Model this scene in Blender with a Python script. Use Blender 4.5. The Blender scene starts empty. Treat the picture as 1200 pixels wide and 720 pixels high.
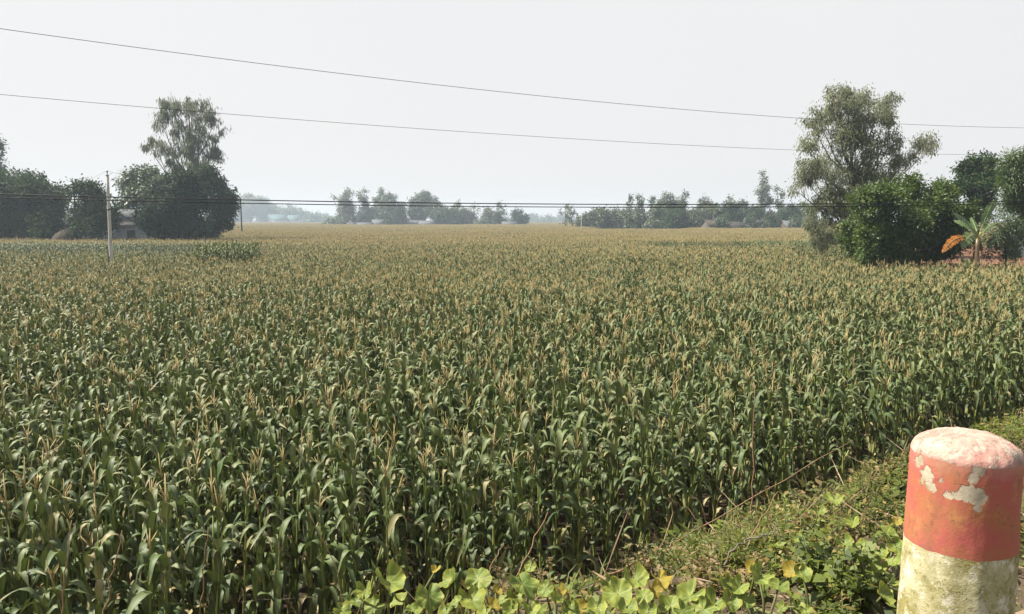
import bpy, math, random
import numpy as np
from math import radians as R, sin, cos, pi
from mathutils import Vector, Matrix, noise

SC = bpy.context.scene
COL = SC.collection
rng = np.random.default_rng(11)
random.seed(11)

# ------------------------------------------------------------------ camera, sky, sun, exposure
EYE = 4.7                      # eye height above the maize field; the shoulder of the road is 1.6 m below the eye
FPX = 873.0                    # focal length in pixels of a 1200 px wide picture
PITCH = 6.66
cam = bpy.data.cameras.new("camera"); camo = bpy.data.objects.new("camera", cam); COL.objects.link(camo)
cam.sensor_width = 36; cam.lens = FPX / 1200 * 36; cam.clip_start = 0.05; cam.clip_end = 6000
camo.location = (0, 0, EYE); camo.rotation_euler = (R(90 - PITCH), 0, 0)
SC.camera = camo

SUN_AZ, SUN_EL = -80.0, 50.0     # azimuth measured from +Y (view direction) clockwise
world = bpy.data.worlds.new("World"); SC.world = world; world.use_nodes = True
wn = world.node_tree.nodes; wl = world.node_tree.links; wn.clear()
wo = wn.new("ShaderNodeOutputWorld"); bg = wn.new("ShaderNodeBackground")
sky = wn.new("ShaderNodeTexSky"); sky.sky_type = 'NISHITA'; sky.sun_disc = False
sky.sun_elevation = R(SUN_EL); sky.sun_rotation = R(SUN_AZ); sky.dust_density = 6; sky.air_density = 1.0
wm = wn.new("ShaderNodeMix"); wm.data_type = 'RGBA'; wm.inputs[0].default_value = 0.90
wm.inputs[7].default_value = (8.35, 8.25, 8.25, 1)    # bright milky overcast veil over the sky
wt = wn.new("ShaderNodeTexCoord"); wz = wn.new("ShaderNodeTexNoise"); wz.inputs['Scale'].default_value = 1.6; wz.inputs['Detail'].default_value = 3
wl.new(wt.outputs['Generated'], wz.inputs['Vector'])
wc = wn.new("ShaderNodeMix"); wc.data_type = 'RGBA'; wc.inputs[6].default_value = (8.0, 7.98, 8.1, 1); wc.inputs[7].default_value = (8.8, 8.65, 8.55, 1)
wl.new(wz.outputs[0], wc.inputs[0]); wl.new(wc.outputs[2], wm.inputs[7])
wl.new(sky.outputs[0], wm.inputs[6]); wl.new(wm.outputs[2], bg.inputs[0]); wl.new(bg.outputs[0], wo.inputs[0])
bg.inputs[1].default_value = 0.0418

sl = bpy.data.lights.new("sun", 'SUN'); sl.energy = 5.0; sl.angle = R(1.5); sl.color = (1.0, 0.93, 0.80)
so = bpy.data.objects.new("sun", sl); COL.objects.link(so)
sd = Vector((sin(R(SUN_AZ)) * cos(R(SUN_EL)), cos(R(SUN_AZ)) * cos(R(SUN_EL)), sin(R(SUN_EL))))
so.rotation_euler = sd.to_track_quat('Z', 'Y').to_euler(); so.location = sd * 60

SC.view_settings.view_transform = 'Standard'; SC.view_settings.look = 'None'
SC.view_settings.exposure = 1.4; SC.view_settings.gamma = 1.0; SC.view_settings.use_curve_mapping = False
cy = SC.cycles
cy.max_bounces = 6; cy.diffuse_bounces = 1; cy.glossy_bounces = 2; cy.transmission_bounces = 3
cy.transparent_max_bounces = 6; cy.volume_bounces = 2; cy.use_denoising = True
cy.caustics_reflective = False; cy.caustics_refractive = False
HAZE_DENSITY = 0.0005

# ------------------------------------------------------------------ geometry helpers
_cp, _sp = cos(R(PITCH)), sin(R(PITCH))
def ray(px, py):
    a, b = (px - 600) / FPX, -(py - 360) / FPX
    return np.array([a, _cp + b * _sp, -_sp + b * _cp])
def P(px, py, Y):
    d = ray(px, py); k = Y / d[1]
    return np.array([d[0] * k, Y, EYE + d[2] * k])
def project(X, Y, Z):
    X, Y, Z = np.asarray(X, float), np.asarray(Y, float), np.asarray(Z, float) - EYE
    dep = Y * _cp - Z * _sp; up = Y * _sp + Z * _cp
    return 600 + FPX * X / dep, 360 - FPX * up / dep, dep

def vnoise(x, y, s=1.0, o=0.0):
    return noise.noise(Vector((x * s + o, y * s - o, o * 1.7)))

class MB:
    """collects vertices and faces for ONE mesh object"""
    def __init__(self):
        self.v, self.f, self.c, self.m, self.n = [], [], [], [], 0
    def add(self, V, F, col=(0, 0, 0), mi=0):
        V = np.asarray(V, np.float32).reshape(-1, 3); k = len(V)
        c = np.asarray(col, np.float32)
        if c.ndim == 1: c = np.tile(c, (k, 1))
        self.v.append(V); self.c.append(c)
        F = np.asarray(F, np.int64) + self.n
        self.f.append(F); self.m.append(np.full(len(F), mi, np.int32)); self.n += k
    def box(self, c, s, rz=0, col=(0, 0, 0), mi=0, taper=1.0):
        x, y, z = np.array(s) / 2
        V = np.array([[-x, -y, -z], [x, -y, -z], [x, y, -z], [-x, y, -z], [-x * taper, -y * taper, z], [x * taper, -y * taper, z], [x * taper, y * taper, z], [-x * taper, y * taper, z]])
        if rz:
            q = V.copy(); V[:, 0] = q[:, 0] * cos(rz) - q[:, 1] * sin(rz); V[:, 1] = q[:, 0] * sin(rz) + q[:, 1] * cos(rz)
        self.add(V + np.array(c), [[0, 3, 2, 1], [4, 5, 6, 7], [0, 1, 5, 4], [1, 2, 6, 5], [2, 3, 7, 6], [3, 0, 4, 7]], col, mi)
    def tube(self, pts, rad, n=6, col=(0, 0, 0), mi=0, cap=True):
        pts = np.asarray(pts, float); k = len(pts)
        rad = np.broadcast_to(np.asarray(rad, float), (k,))
        T = np.gradient(pts, axis=0); T /= np.linalg.norm(T, axis=1, keepdims=True) + 1e-9
        up = np.array([0, 0, 1.0]) if abs(T[0, 2]) < 0.9 else np.array([1.0, 0, 0])
        V = []
        a = np.arange(n) * 2 * pi / n
        for i in range(k):
            s = np.cross(T[i], up); s /= np.linalg.norm(s) + 1e-9
            u = np.cross(s, T[i])
            V.append(pts[i] + rad[i] * (np.cos(a)[:, None] * s + np.sin(a)[:, None] * u))
        V = np.concatenate(V)
        F = [[i * n + j, i * n + (j + 1) % n, (i + 1) * n + (j + 1) % n, (i + 1) * n + j] for i in range(k - 1) for j in range(n)]
        if cap:
            V = np.vstack([V, pts[0], pts[-1]]); b = k * n
            F += [[b, (j + 1) % n, j, b] for j in range(n)]
            F += [[b + 1, (k - 1) * n + j, (k - 1) * n + (j + 1) % n, b + 1] for j in range(n)]
        self.add(V, F, col, mi)
    def leaves(self, Pn, D, N, L, W, col, mi=0, fold=0.12):
        """diamond leaf blades: base Pn, direction D, normal N"""
        D = D / (np.linalg.norm(D, axis=1, keepdims=True) + 1e-9)
        S = np.cross(D, N); S /= np.linalg.norm(S, axis=1, keepdims=True) + 1e-9
        U = np.cross(S, D)
        L = np.broadcast_to(np.asarray(L, float), (len(Pn),))[:, None]; W = np.broadcast_to(np.asarray(W, float), (len(Pn),))[:, None]
        a = Pn; b = Pn + D * L * .45 + S * W * .5 + U * W * fold; c = Pn + D * L - U * L * fold; d = Pn + D * L * .45 - S * W * .5 + U * W * fold
        V = np.stack([a, b, c, d], 1).reshape(-1, 3)
        F = np.arange(len(Pn) * 4).reshape(-1, 4)
        cc = np.repeat(np.asarray(col, np.float32), 4, axis=0) if np.ndim(col) == 2 else col
        self.add(V, F, cc, mi)
    def mesh(self, name, mats, smooth=False):
        V = np.concatenate(self.v); F = np.concatenate(self.f); c = np.concatenate(self.c); mi = np.concatenate(self.m)
        tri = F[:, 0] == F[:, 3]
        me = bpy.data.meshes.new(name)
        me.vertices.add(len(V)); me.vertices.foreach_set("co", V.astype(np.float32).ravel())
        tot = np.where(tri, 3, 4).astype(np.int32); st = np.concatenate([[0], np.cumsum(tot)[:-1]]).astype(np.int32)
        keep = np.ones(F.shape, bool); keep[tri, 3] = False
        loops = F[keep].astype(np.int32)
        me.loops.add(len(loops)); me.loops.foreach_set("vertex_index", loops)
        me.polygons.add(len(F)); me.polygons.foreach_set("loop_start", st); me.polygons.foreach_set("loop_total", tot)
        me.polygons.foreach_set("material_index", mi)
        if smooth: me.polygons.foreach_set("use_smooth", np.ones(len(F), bool))
        at = me.attributes.new("col", 'FLOAT_COLOR', 'POINT')
        at.data.foreach_set("color", np.hstack([c, np.ones((len(c), 1), np.float32)]).astype(np.float32).ravel())
        me.update(calc_edges=True); me.validate()
        for m in (mats if isinstance(mats, (list, tuple)) else [mats]): me.materials.append(m)
        return me
    def build(self, name, mats, parent=None, smooth=False, loc=None):
        return link(name, self.mesh(name, mats, smooth), parent, loc)

def link(name, data, parent=None, loc=None):
    o = bpy.data.objects.new(name, data); COL.objects.link(o)
    if parent is not None: o.parent = parent
    if loc is not None: o.location = loc
    return o
def tag(o, label=None, cat=None, group=None, kind=None):
    if label: o["label"] = label
    if cat: o["category"] = cat
    if group: o["group"] = group
    if kind: o["kind"] = kind
    return o
def thing(name, loc, label, cat, group=None, rz=0):
    o = link(name, None, None, tuple(float(q) for q in loc)); o.rotation_euler = (0, 0, rz)
    return tag(o, label, cat, group)

# ------------------------------------------------------------------ materials
def mat(name):
    m = bpy.data.materials.new(name); m.use_nodes = True
    nt = m.node_tree; nt.nodes.clear()
    return m, nt.nodes, nt.links, nt.nodes.new("ShaderNodeOutputMaterial")
ALB = .86          # one overall factor on every surface colour
def mixc(N, L, fac, a, b):
    x = N.new("ShaderNodeMix"); x.data_type = 'RGBA'
    for s, v in ((x.inputs[0], fac), (x.inputs[6], a), (x.inputs[7], b)):
        if isinstance(v, bpy.types.NodeSocket): L.new(v, s)
        elif isinstance(v, tuple): s.default_value = (*[q * ALB for q in v], 1)
        else: s.default_value = v
    return x.outputs[2]
def mth(N, L, op, a, b=0.0, clamp=False):
    x = N.new("ShaderNodeMath"); x.operation = op; x.use_clamp = clamp
    for s, v in ((x.inputs[0], a), (x.inputs[1], b)):
        if isinstance(v, bpy.types.NodeSocket): L.new(v, s)
        else: s.default_value = v
    return x.outputs[0]
def ramp(N, L, v, lo, hi):
    x = N.new("ShaderNodeMapRange"); x.inputs[1].default_value = lo; x.inputs[2].default_value = hi; x.clamp = True
    x.interpolation_type = 'SMOOTHSTEP'
    L.new(v, x.inputs[0]); return x.outputs[0]
def tex(N, L, scale, detail=4, rough=.6, coord='Object', vec=None, dist=0.0):
    x = N.new("ShaderNodeTexNoise"); x.inputs['Scale'].default_value = scale; x.inputs['Detail'].default_value = detail
    x.inputs['Roughness'].default_value = rough; x.inputs['Distortion'].default_value = dist
    if vec is None: vec = N.new("ShaderNodeTexCoord").outputs[coord]
    L.new(vec, x.inputs['Vector']); return x.outputs[0]
def princ(N, L, out, base, rough=.6, spec=.5, bump=None, bstr=.3, bdist=.01):
    p = N.new("ShaderNodeBsdfPrincipled")
    if isinstance(base, tuple): p.inputs['Base Color'].default_value = (*base, 1)
    else: L.new(base, p.inputs['Base Color'])
    if isinstance(rough, bpy.types.NodeSocket): L.new(rough, p.inputs['Roughness'])
    else: p.inputs['Roughness'].default_value = rough
    p.inputs['Specular IOR Level'].default_value = spec
    if bump is not None:
        b = N.new("ShaderNodeBump"); b.inputs['Strength'].default_value = bstr; b.inputs['Distance'].default_value = bdist
        L.new(bump, b.inputs['Height']); L.new(b.outputs[0], p.inputs['Normal'])
    L.new(p.outputs[0], out.inputs[0]); return p

def leaf_mat(name, c1, c2, dry=(.30, .22, .10), rib=None, trans=.3, tcol=None, rough=.45, spec=.5, objvar=.35, scale=1.0, ribmix=.7, spots=None):
    """col.r = tint, col.g = distance from midrib, col.b = dryness"""
    m, N, L, out = mat(name)
    a = N.new("ShaderNodeAttribute"); a.attribute_name = "col"
    sep = N.new("ShaderNodeSeparateColor"); L.new(a.outputs['Color'], sep.inputs[0])
    oi = N.new("ShaderNodeObjectInfo")
    f = mth(N, L, 'ADD', mth(N, L, 'MULTIPLY', sep.outputs[0], 1 - objvar), mth(N, L, 'MULTIPLY', oi.outputs['Random'], objvar))
    base = mixc(N, L, f, c1, c2)
    if rib: base = mixc(N, L, mth(N, L, 'MULTIPLY', mth(N, L, 'SUBTRACT', 1.0, ramp(N, L, sep.outputs[1], .03, .16)), ribmix), base, rib)
    n = tex(N, L, 9 * scale, 3)
    base = mixc(N, L, mth(N, L, 'MULTIPLY', ramp(N, L, n, .3, .75), .35), base, tuple(q * .6 for q in c1))
    base = mixc(N, L, sep.outputs[2], base, dry)
    if spots:
        base = mixc(N, L, mth(N, L, 'MULTIPLY', ramp(N, L, tex(N, L, 7, 5, .7), .6, .68), .8), base, spots)
        base = mixc(N, L, mth(N, L, 'MULTIPLY', ramp(N, L, tex(N, L, 2.2, 3), .5, .7), .5), base, (.30, .30, .05))
    p = princ(N, L, out, base, rough, spec)
    t = N.new("ShaderNodeBsdfTranslucent")
    tc = mixc(N, L, .5, base, tcol or tuple(min(1, q * 1.6) for q in c2)); L.new(tc, t.inputs[0])
    mx = N.new("ShaderNodeMixShader"); mx.inputs[0].default_value = trans
    L.new(p.outputs[0], mx.inputs[1]); L.new(t.outputs[0], mx.inputs[2]); L.new(mx.outputs[0], out.inputs[0])
    return m
def plain(name, c, rough=.7, var=.3, scale=3.0, spec=.3, c2=None, bstr=.2):
    m, N, L, out = mat(name)
    n = tex(N, L, scale, 5)
    b = mixc(N, L, ramp(N, L, n, .3, .7), c, c2 or tuple(q * (1 - var) for q in c))
    princ(N, L, out, b, rough, spec, n, bstr); return m

M = {}
M['maize_leaf'] = leaf_mat('maize_leaf', (.017, .045, .012), (.108, .160, .048), dry=(.38, .31, .16), rib=(.15, .19, .09), trans=.13, tcol=(.17, .22, .04), rough=.60, spec=.38)
M['maize_stalk'] = leaf_mat('maize_stalk', (.17, .215, .045), (.31, .33, .085), dry=(.33, .24, .11), trans=.1, rough=.5, scale=.5)
M['tassel'] = leaf_mat('tassel', (.43, .34, .15), (.59, .49, .245), dry=(.46, .32, .155), trans=.2, tcol=(.42, .32, .16), rough=.8, spec=.2)
M['husk'] = leaf_mat('husk', (.15, .20, .06), (.25, .28, .10), dry=(.40, .30, .15), trans=.15, rough=.7, spec=.3)
M['soil'] = plain('soil', (.06, .042, .03), .95, .5, 2.0, .1)
M['bark'] = plain('bark', (.085, .065, .05), .9, .5, 4.0, .1)
M['pale_bark'] = plain('pale_bark', (.17, .145, .115), .9, .4, 3.0, .1)
M['wood'] = plain('dry_stem', (.30, .19, .11), .85, .4, 20.0, .2)
M['wire'] = plain('wire_rubber', (.015, .015, .017), .6, .1, 3, .3)
M['steel_wire'] = plain('steel_wire', (.10, .10, .11), .5, .1, 3, .3)

# ------------------------------------------------------------------ setting: ground, embankment, road
ANX, ANY = -.579, .815          # horizontal normal of the road, pointing down the bank
def s_of(X, Y): return ANX * X + ANY * Y
S_CREST, S_TOE = 2.1, 6.25
def bank_z(X, Y):
    s = s_of(X, Y); t_ = .815 * X + .579 * Y
    S_CREST = 2.62 - .42 * min(1, max(0, (t_ - 1.3) / 1.3)) + .10 * vnoise(t_, 0, .8, 2)
    def sm(t): t = min(1, max(0, t)); return t * t * (3 - 2 * t)
    t = min(1, max(0, (s - S_CREST) / (S_TOE - S_CREST)))
    z = 3.1 * (1 - (t + .12 * sin(t * pi * 2) * -.5))
    if s < S_CREST: z = 3.1 - .05 * max(0, s - .6)
    else: z -= .05 * (S_CREST - .6) * (1 - t)
    n = .12 * vnoise(X, Y, .9, 3) + .07 * vnoise(X, Y, 2.7, 8) + .02 * vnoise(X, Y, 9, 1)
    return z + n * sm((s + .4) / 1.4)
def bank_hit(px, py, h=0.0):
    d = ray(px, py); y = 1.2; best = (9, None)
    while y < 30:
        k = y / d[1]; x, z = d[0] * k, EYE + d[2] * k
        if s_of(x, y) > S_TOE - .6: break
        c_ = z - bank_z(x, y) - h
        if c_ <= 0: return np.array([x, y, z])
        if c_ < best[0]: best = (c_, np.array([x, y, z]))
        y += .03
    return best[1] if best[1] is not None else np.array([x, y, max(z, 0)])

mb = MB()
far = 5000
mb.add([[-far, -60, -.02], [far, -60, -.02], [far, far, -.02], [-far, far, -.02]], [[0, 1, 2, 3]])
g = mb.build("ground", M['soil']); tag(g, "brown soil of the flat maize field reaching the horizon", "ground", kind="structure")

def bank_mat():
    m, N, L, out = mat('bank_soil')
    n1 = tex(N, L, 1.6, 5); n2 = tex(N, L, 14, 6, .7); n3 = tex(N, L, 60, 4, .7)
    b = mixc(N, L, ramp(N, L, n2, .35, .65), (.06, .043, .031), (.12, .087, .062))
    b = mixc(N, L, mth(N, L, 'MULTIPLY', ramp(N, L, n1, .45, .6), .5), b, (.09, .10, .035))
    b = mixc(N, L, ramp(N, L, n3, .6, .72), b, (.36, .28, .2))
    princ(N, L, out, b, .95, .1, n2, .8, .03); return m
M['bank'] = bank_mat()
mb = MB()
ss = np.concatenate([np.arange(-.6, 2, .1), np.arange(2, 8.2, .14)]); ts = np.concatenate([np.arange(-40, -6, .7), np.arange(-6, 16, .12), np.arange(16, 90, .9)])
V = np.zeros((len(ts), len(ss), 3))
for i, t in enumerate(ts):
    for j, s in enumerate(ss):
        X, Y = .815 * t + ANX * s, .579 * t + ANY * s
        z = bank_z(X, Y)
        if s > S_TOE: z = min(z, .05 * (6.8 - s))
        V[i, j] = (X, Y, z)
idx = np.arange(len(ts) * len(ss)).reshape(len(ts), len(ss))
mb.add(V.reshape(-1, 3), np.stack([idx[:-1, :-1], idx[1:, :-1], idx[1:, 1:], idx[:-1, 1:]], -1).reshape(-1, 4))
o = mb.build("embankment", M['bank'], smooth=True); tag(o, "brown earth road bank sloping down to the maize", "embankment", kind="structure")
mb = MB()
rp = [(.815 * t + ANX * s, .579 * t + ANY * s, z) for t, s, z in ((-40, -.6, 3.1), (90, -.6, 3.1), (90, -5.6, 3.1), (-40, -5.6, 3.1), (-40, -12, -.02), (90, -12, -.02), (-40, -.6, -.02), (90, -.6, -.02))]
mb.add(rp, [[0, 1, 2, 3], [3, 2, 5, 4]])
o = mb.build("road", plain('asphalt', (.05, .05, .052), .9, .3, 30)); tag(o, "grey asphalt road on top of the bank", "road", kind="structure")

def mound(name, cx, cy, rx, ry, h, m, label):
    mb = MB(); n, k = 64, 10; V = []
    for i in range(k + 1):
        q = i / k; r = 1.0 - .16 * q if i < k else 0.0
        for j in range(n):
            a = 2 * pi * j / n; c_, s_ = cos(a), sin(a)
            u = np.sign(c_) * abs(c_) ** .5; v = np.sign(s_) * abs(s_) ** .5
            e = .35 * vnoise(j * .4, i * .3, 1, 5)
            dy_ = (ry * r + (e if i < k else 0)) * v
            V.append((cx + dy_ * .55 + (rx * r + (e if i < k else 0)) * u, cy + dy_, h * min(1, q * 1.25) + (.06 * vnoise(j, i, 1.3) if 0 < i < k else -0.03 if i == 0 else 0)))
    F = [[i * n + j, i * n + (j + 1) % n, (i + 1) * n + (j + 1) % n, (i + 1) * n + j] for i in range(k) for j in range(n)]
    mb.add(V, F); return tag(mb.build(name, m, smooth=True), label, "ground", kind="structure")
M['red_soil'] = plain('red_soil', (.17, .075, .05), .95, .4, 1.5, .1, c2=(.10, .065, .04))
mound("homestead_ground", 37, 59, 8.6, 17, 2.1, M['red_soil'], "raised red earth ground of the homestead behind the maize")

# ------------------------------------------------------------------ maize
def leaf_strip(mb, base, az, L, W, th0, th1, knee, seg, rnd, dry=0.0, thin=False):
    t = np.linspace(0, 1, seg + 1)
    th = th0 + (th1 - th0) / (1 + np.exp(-(t - knee) * 13)) + t * .25
    dl = L / seg
    az_t = az + rnd.uniform(-.35, .35) * t ** 1.5
    d = np.stack([np.sin(th) * np.cos(az_t), np.sin(th) * np.sin(az_t), np.cos(th)], 1)
    pos = np.array(base) + np.vstack([[0, 0, 0], np.cumsum((d[:-1] + d[1:]) / 2 * dl, axis=0)])
    w = W * np.minimum(1, .45 + t * 4) * np.clip(1 - t ** 2.4, .02, 1) * .5
    tw = rnd.uniform(-.9, .9) * t
    side0 = np.stack([-np.sin(az_t), np.cos(az_t), 0 * t], 1); nor0 = np.cross(d, side0)
    side = side0 * np.cos(tw)[:, None] + nor0 * np.sin(tw)[:, None]; nor = np.cross(d, side)
    ph = rnd.uniform(0, 6.28)
    wav = .28 * np.sin(t * 17 + ph) * np.minimum(1, t * 4)
    tint = rnd.uniform(0, 1)
    tipdry = np.clip((t - rnd.uniform(.72, 1.0)) * 5, 0, 1) * .8
    dr = np.clip(dry + tipdry, 0, 1)
    if thin:
        V = np.stack([pos - side * w[:, None], pos + side * w[:, None]], 1).reshape(-1, 3)
        k = 2; g = np.tile([.6, .6], seg + 1)
        F = [[2 * i, 2 * i + 1, 2 * i + 3, 2 * i + 2] for i in range(seg)]
    else:
        V = np.stack([pos - side * w[:, None] + nor * (w * (.35 + wav))[:, None], pos, pos + side * w[:, None] + nor * (w * (.35 - wav))[:, None]], 1).reshape(-1, 3)
        k = 3; g = np.tile([1.0, 0.0, 1.0], seg + 1)
        F = [[3 * i + j, 3 * i + j + 1, 3 * i + 4 + j, 3 * i + 3 + j] for i in range(seg) for j in (0, 1)]
    c = np.stack([np.full(len(V), tint), g, np.repeat(dr, k)], 1)
    mb.add(V, F, c)

def maize(seed, tassel=True, h=1.9, ear=True, dryness=.08):
    """returns {part: MB} of one detailed plant standing at the origin"""
    rnd = random.Random(seed)
    st, lf, ts, er = MB(), MB(), MB(), MB()
    lean = (rnd.uniform(-.06, .06), rnd.uniform(-.06, .06))
    ax = lambda z: np.array([lean[0] * z * z / h, lean[1] * z * z / h, z])
    nodes = []; z = .12
    while z < h * .93:
        nodes.append(z); z += rnd.uniform(.115, .165)
    zz = sorted([0.0] + [n + e for n in nodes for e in (-.012, 0, .012)] + [h])
    rad = []
    for z in zz:
        r = .0150 - .0115 * (z / h) ** 1.6
        if any(abs(z - n) < .001 for n in nodes): r *= 1.25
        rad.append(r)
    st.tube([ax(z) for z in zz], rad, 6, (rnd.random(), .5, 0))
    plane = rnd.uniform(0, 2 * pi)
    for i, z in enumerate(nodes):
        u = z / h
        if u < .16: continue
        az = plane + (i % 2) * pi + rnd.gauss(0, .38)
        L = (.29 + .29 * math.sin(min(1, u * 1.25) * pi * .9) ** .8) * rnd.uniform(.85, 1.15)
        if u > .8: L *= .85
        dry = rnd.uniform(.6, 1) if (u < .3 and rnd.random() < .6) else (rnd.uniform(.35, .8) if rnd.random() < dryness else rnd.uniform(0, .08))
        leaf_strip(lf, ax(z), az, L, rnd.uniform(.052, .079) * (1 if u < .85 else .75), rnd.uniform(.06, .32), rnd.uniform(2.3, 3.1), rnd.uniform(.36, .62), 11, rnd, dry)
    tip = ax(h)
    for k in range(1 if tassel else 4):      # youngest leaves standing round the top
        leaf_strip(lf, ax(h * (.96 if tassel else .90 + .03 * k)), plane + k * pi * .9 + rnd.gauss(0, .5), rnd.uniform(.2, .34) if tassel else rnd.uniform(.28, .44), rnd.uniform(.045, .07), rnd.uniform(.08, .35), rnd.uniform(1.5, 2.9), rnd.uniform(.45, .75), 9, rnd, rnd.uniform(0, .25))
    if tassel:
        tt = rnd.random()
        top = tip + np.array([rnd.uniform(-.05, .05), rnd.uniform(-.05, .05), rnd.uniform(.20, .28)])
        ts.tube([tip - [0, 0, .03], (tip + top) / 2, top], [.004, .0056, .002], 4, (tt, 0, 0))
        for k in range(rnd.randint(4, 7)):
            a = rnd.uniform(0, 2 * pi); q = rnd.uniform(.06, .34); l = rnd.uniform(.11, .21)
            b = tip + (top - tip) * rnd.uniform(.02, .35)
            m1 = b + l * .5 * np.array([cos(a) * q, sin(a) * q, .95]); e1 = m1 + l * .5 * np.array([cos(a) * (q + .35), sin(a) * (q + .35), .72])
            ts.tube([b, m1, e1], [.0022, .0038, .0014], 3, (rnd.random(), 0, rnd.uniform(0, .6)))
    if ear:
        zc = h * rnd.uniform(.42, .54); a = plane + rnd.choice((0, pi)) + rnd.uniform(-.4, .4)
        b = ax(zc); dr = np.array([cos(a) * .38, sin(a) * .38, .92]); l = rnd.uniform(.19, .25)
        q = np.linspace(0, 1, 7)
        er.tube([b + dr * l * x + np.array([cos(a), sin(a), 0]) * .012 for x in q], [.010, .021, .026, .026, .022, .014, .005], 8, (rnd.random(), 0, rnd.uniform(0, .3)))
        for k in range(7):
            v = dr + np.array([rnd.uniform(-.6, .6), rnd.uniform(-.6, .6), rnd.uniform(-.5, .1)])
            e = b + dr * l
            er.tube([e, e + v * .035, e + v * .06 + np.array([0, 0, -.02])], [.003, .003, .001], 3, (0, 0, 1))
    return dict(stalk=st, foliage=lf, tassel=ts, ear=er)

MATOF = dict(stalk='maize_stalk', foliage='maize_leaf', tassel='tassel', ear='husk')
NV_T, NV_G = 10, 5               # tasselled and tassel-free plant shapes
variants = [maize(100 + i, True, rnd_h, i % 3 != 2) for i, rnd_h in enumerate((1.9, 1.95, 1.85, 1.98, 1.8, 1.92, 1.88, 1.96, 1.83, 1.9))]
variants += [maize(200 + i, False, (1.85, 1.95, 1.75, 1.9, 1.8)[i], i % 2 == 0, .05) for i in range(NV_G)]
part_mesh = [{k: b.mesh("maize_" + k, M[MATOF[k]], k != 'tassel') for k, b in v.items() if b.n} for v in variants]
src = bpy.data.collections.new("maize_sources")          # shapes the crop is scattered from; not linked to the scene
def joined(v, name):
    J = MB()
    for mi, k in enumerate(('stalk', 'foliage', 'tassel', 'ear')):
        b = v[k]; off = J.n
        for vv, cc in zip(b.v, b.c): J.v.append(vv); J.c.append(cc)
        for ff in b.f: J.f.append(ff + off); J.m.append(np.full(len(ff), mi, np.int32))
        J.n += b.n
    return J.mesh(name, [M[MATOF[k]] for k in ('stalk', 'foliage', 'tassel', 'ear')], True)
nsrc = 0
def add_src(me):
    global nsrc
    o = bpy.data.objects.new("maize_shape_%03d" % nsrc, me); src.objects.link(o); nsrc += 1
for i, v in enumerate(variants): add_src(joined(v, "maize_shape"))
# patches of many small plants for the far part of the crop
PATCH = 6.0
def patch(seed, tfrac):
    rnd = random.Random(seed); lf, ts = MB(), MB(); n = 0
    for r in range(9):
        for k in range(25):
            x = (r + .5) / 9 * PATCH - PATCH / 2 + rnd.gauss(0, .07); y = (k + .5) / 25 * PATCH - PATCH / 2 + rnd.gauss(0, .07)
            h = rnd.gauss(1.86, .11); pl = rnd.uniform(0, 6.28)
            for i in range(6):
                z = h * (.48 + .095 * i)
                leaf_strip(lf, (x, y, z), pl + i * pi + rnd.gauss(0, .4), rnd.uniform(.4, .62), .085, rnd.uniform(.3, .6), rnd.uniform(2, 2.9), rnd.uniform(.35, .6), 4, rnd, rnd.uniform(.3, .8) if rnd.random() < .15 else 0, True)
            lf.tube([(x, y, .3), (x, y, h)], [.012, .008], 3, (1, .5, .2), cap=False)
            if rnd.random() < tfrac:
                tt = rnd.random()
                for q in range(6):
                    a = rnd.uniform(0, 6.28); s = rnd.uniform(.02, .13) if q else 0; l = rnd.uniform(.2, .32)
                    e = np.array([x + cos(a) * s, y + sin(a) * s, h + l]); b = np.array([x, y, h - .02]); sd_ = np.array([-sin(a), cos(a), 0]) * .011
                    ts.add([b - sd_ * .5, b + sd_ * .5, (b + e) / 2 + sd_, e, (b + e) / 2 - sd_], [[0, 1, 2, 4], [4, 2, 3, 4]], (tt, 0, rnd.random() * .5))
    J = MB()
    for mi, b in enumerate((lf, ts)):
        off = J.n
        for vv, cc in zip(b.v, b.c): J.v.append(vv); J.c.append(cc)
        for ff in b.f: J.f.append(ff + off); J.m.append(np.full(len(ff), mi, np.int32))
        J.n += b.n
    return J.mesh("maize_patch", [M['maize_leaf'], M['tassel']], True)
PT = nsrc
for i in range(5): add_src(patch(300 + i, .92))
PG = nsrc
for i in range(2): add_src(patch(330 + i, .12))

def plot(X, Y):
    """height factor and share of tassels of the plot standing at X, Y (0 height = bare strip)"""
    a = 600 + FPX * X / max(Y, 1)
    h, t = 1.0, .9
    t += .25 * vnoise(X, Y, .09, 2); h += .07 * vnoise(X, Y, .06, 9)
    if a < 300 and 58 < Y < 78 and X < -18: return 0.36, .0
    if a < 235 and 44 < Y <= 58: t -= .45
    if 232 < a < 300 and 46 < Y < 62: h *= 1.28; t = .05
    if a < 300 and 78 <= Y < 84: t = .4; h *= 1.05
    if 735 < a < 985 and 70 < Y < 86: return 0.4, .0
    if 735 < a < 985 and 86 <= Y < 91: t = .3; h *= 1.08
    if 930 < a < 1010 and 48 < Y <= 70: t -= .5
    if 690 < a < 805 and 215 < Y < 280: return 0.35, 0
    if 690 < a < 805 and 280 <= Y < 292: t = 0; h *= 1.1
    t -= .46 * max(0, min(1, (26 - Y) / 16))
    return h, t
def blocked(X, Y):
    if s_of(X, Y) < 6.0: return True
    u = abs(X - 37 - (Y - 59) * .55) / 9.1; v = abs(Y - 59) / 17.4
    if u < 1 and v < 1 and u ** 4 + v ** 4 < 1: return True
    return False

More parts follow.
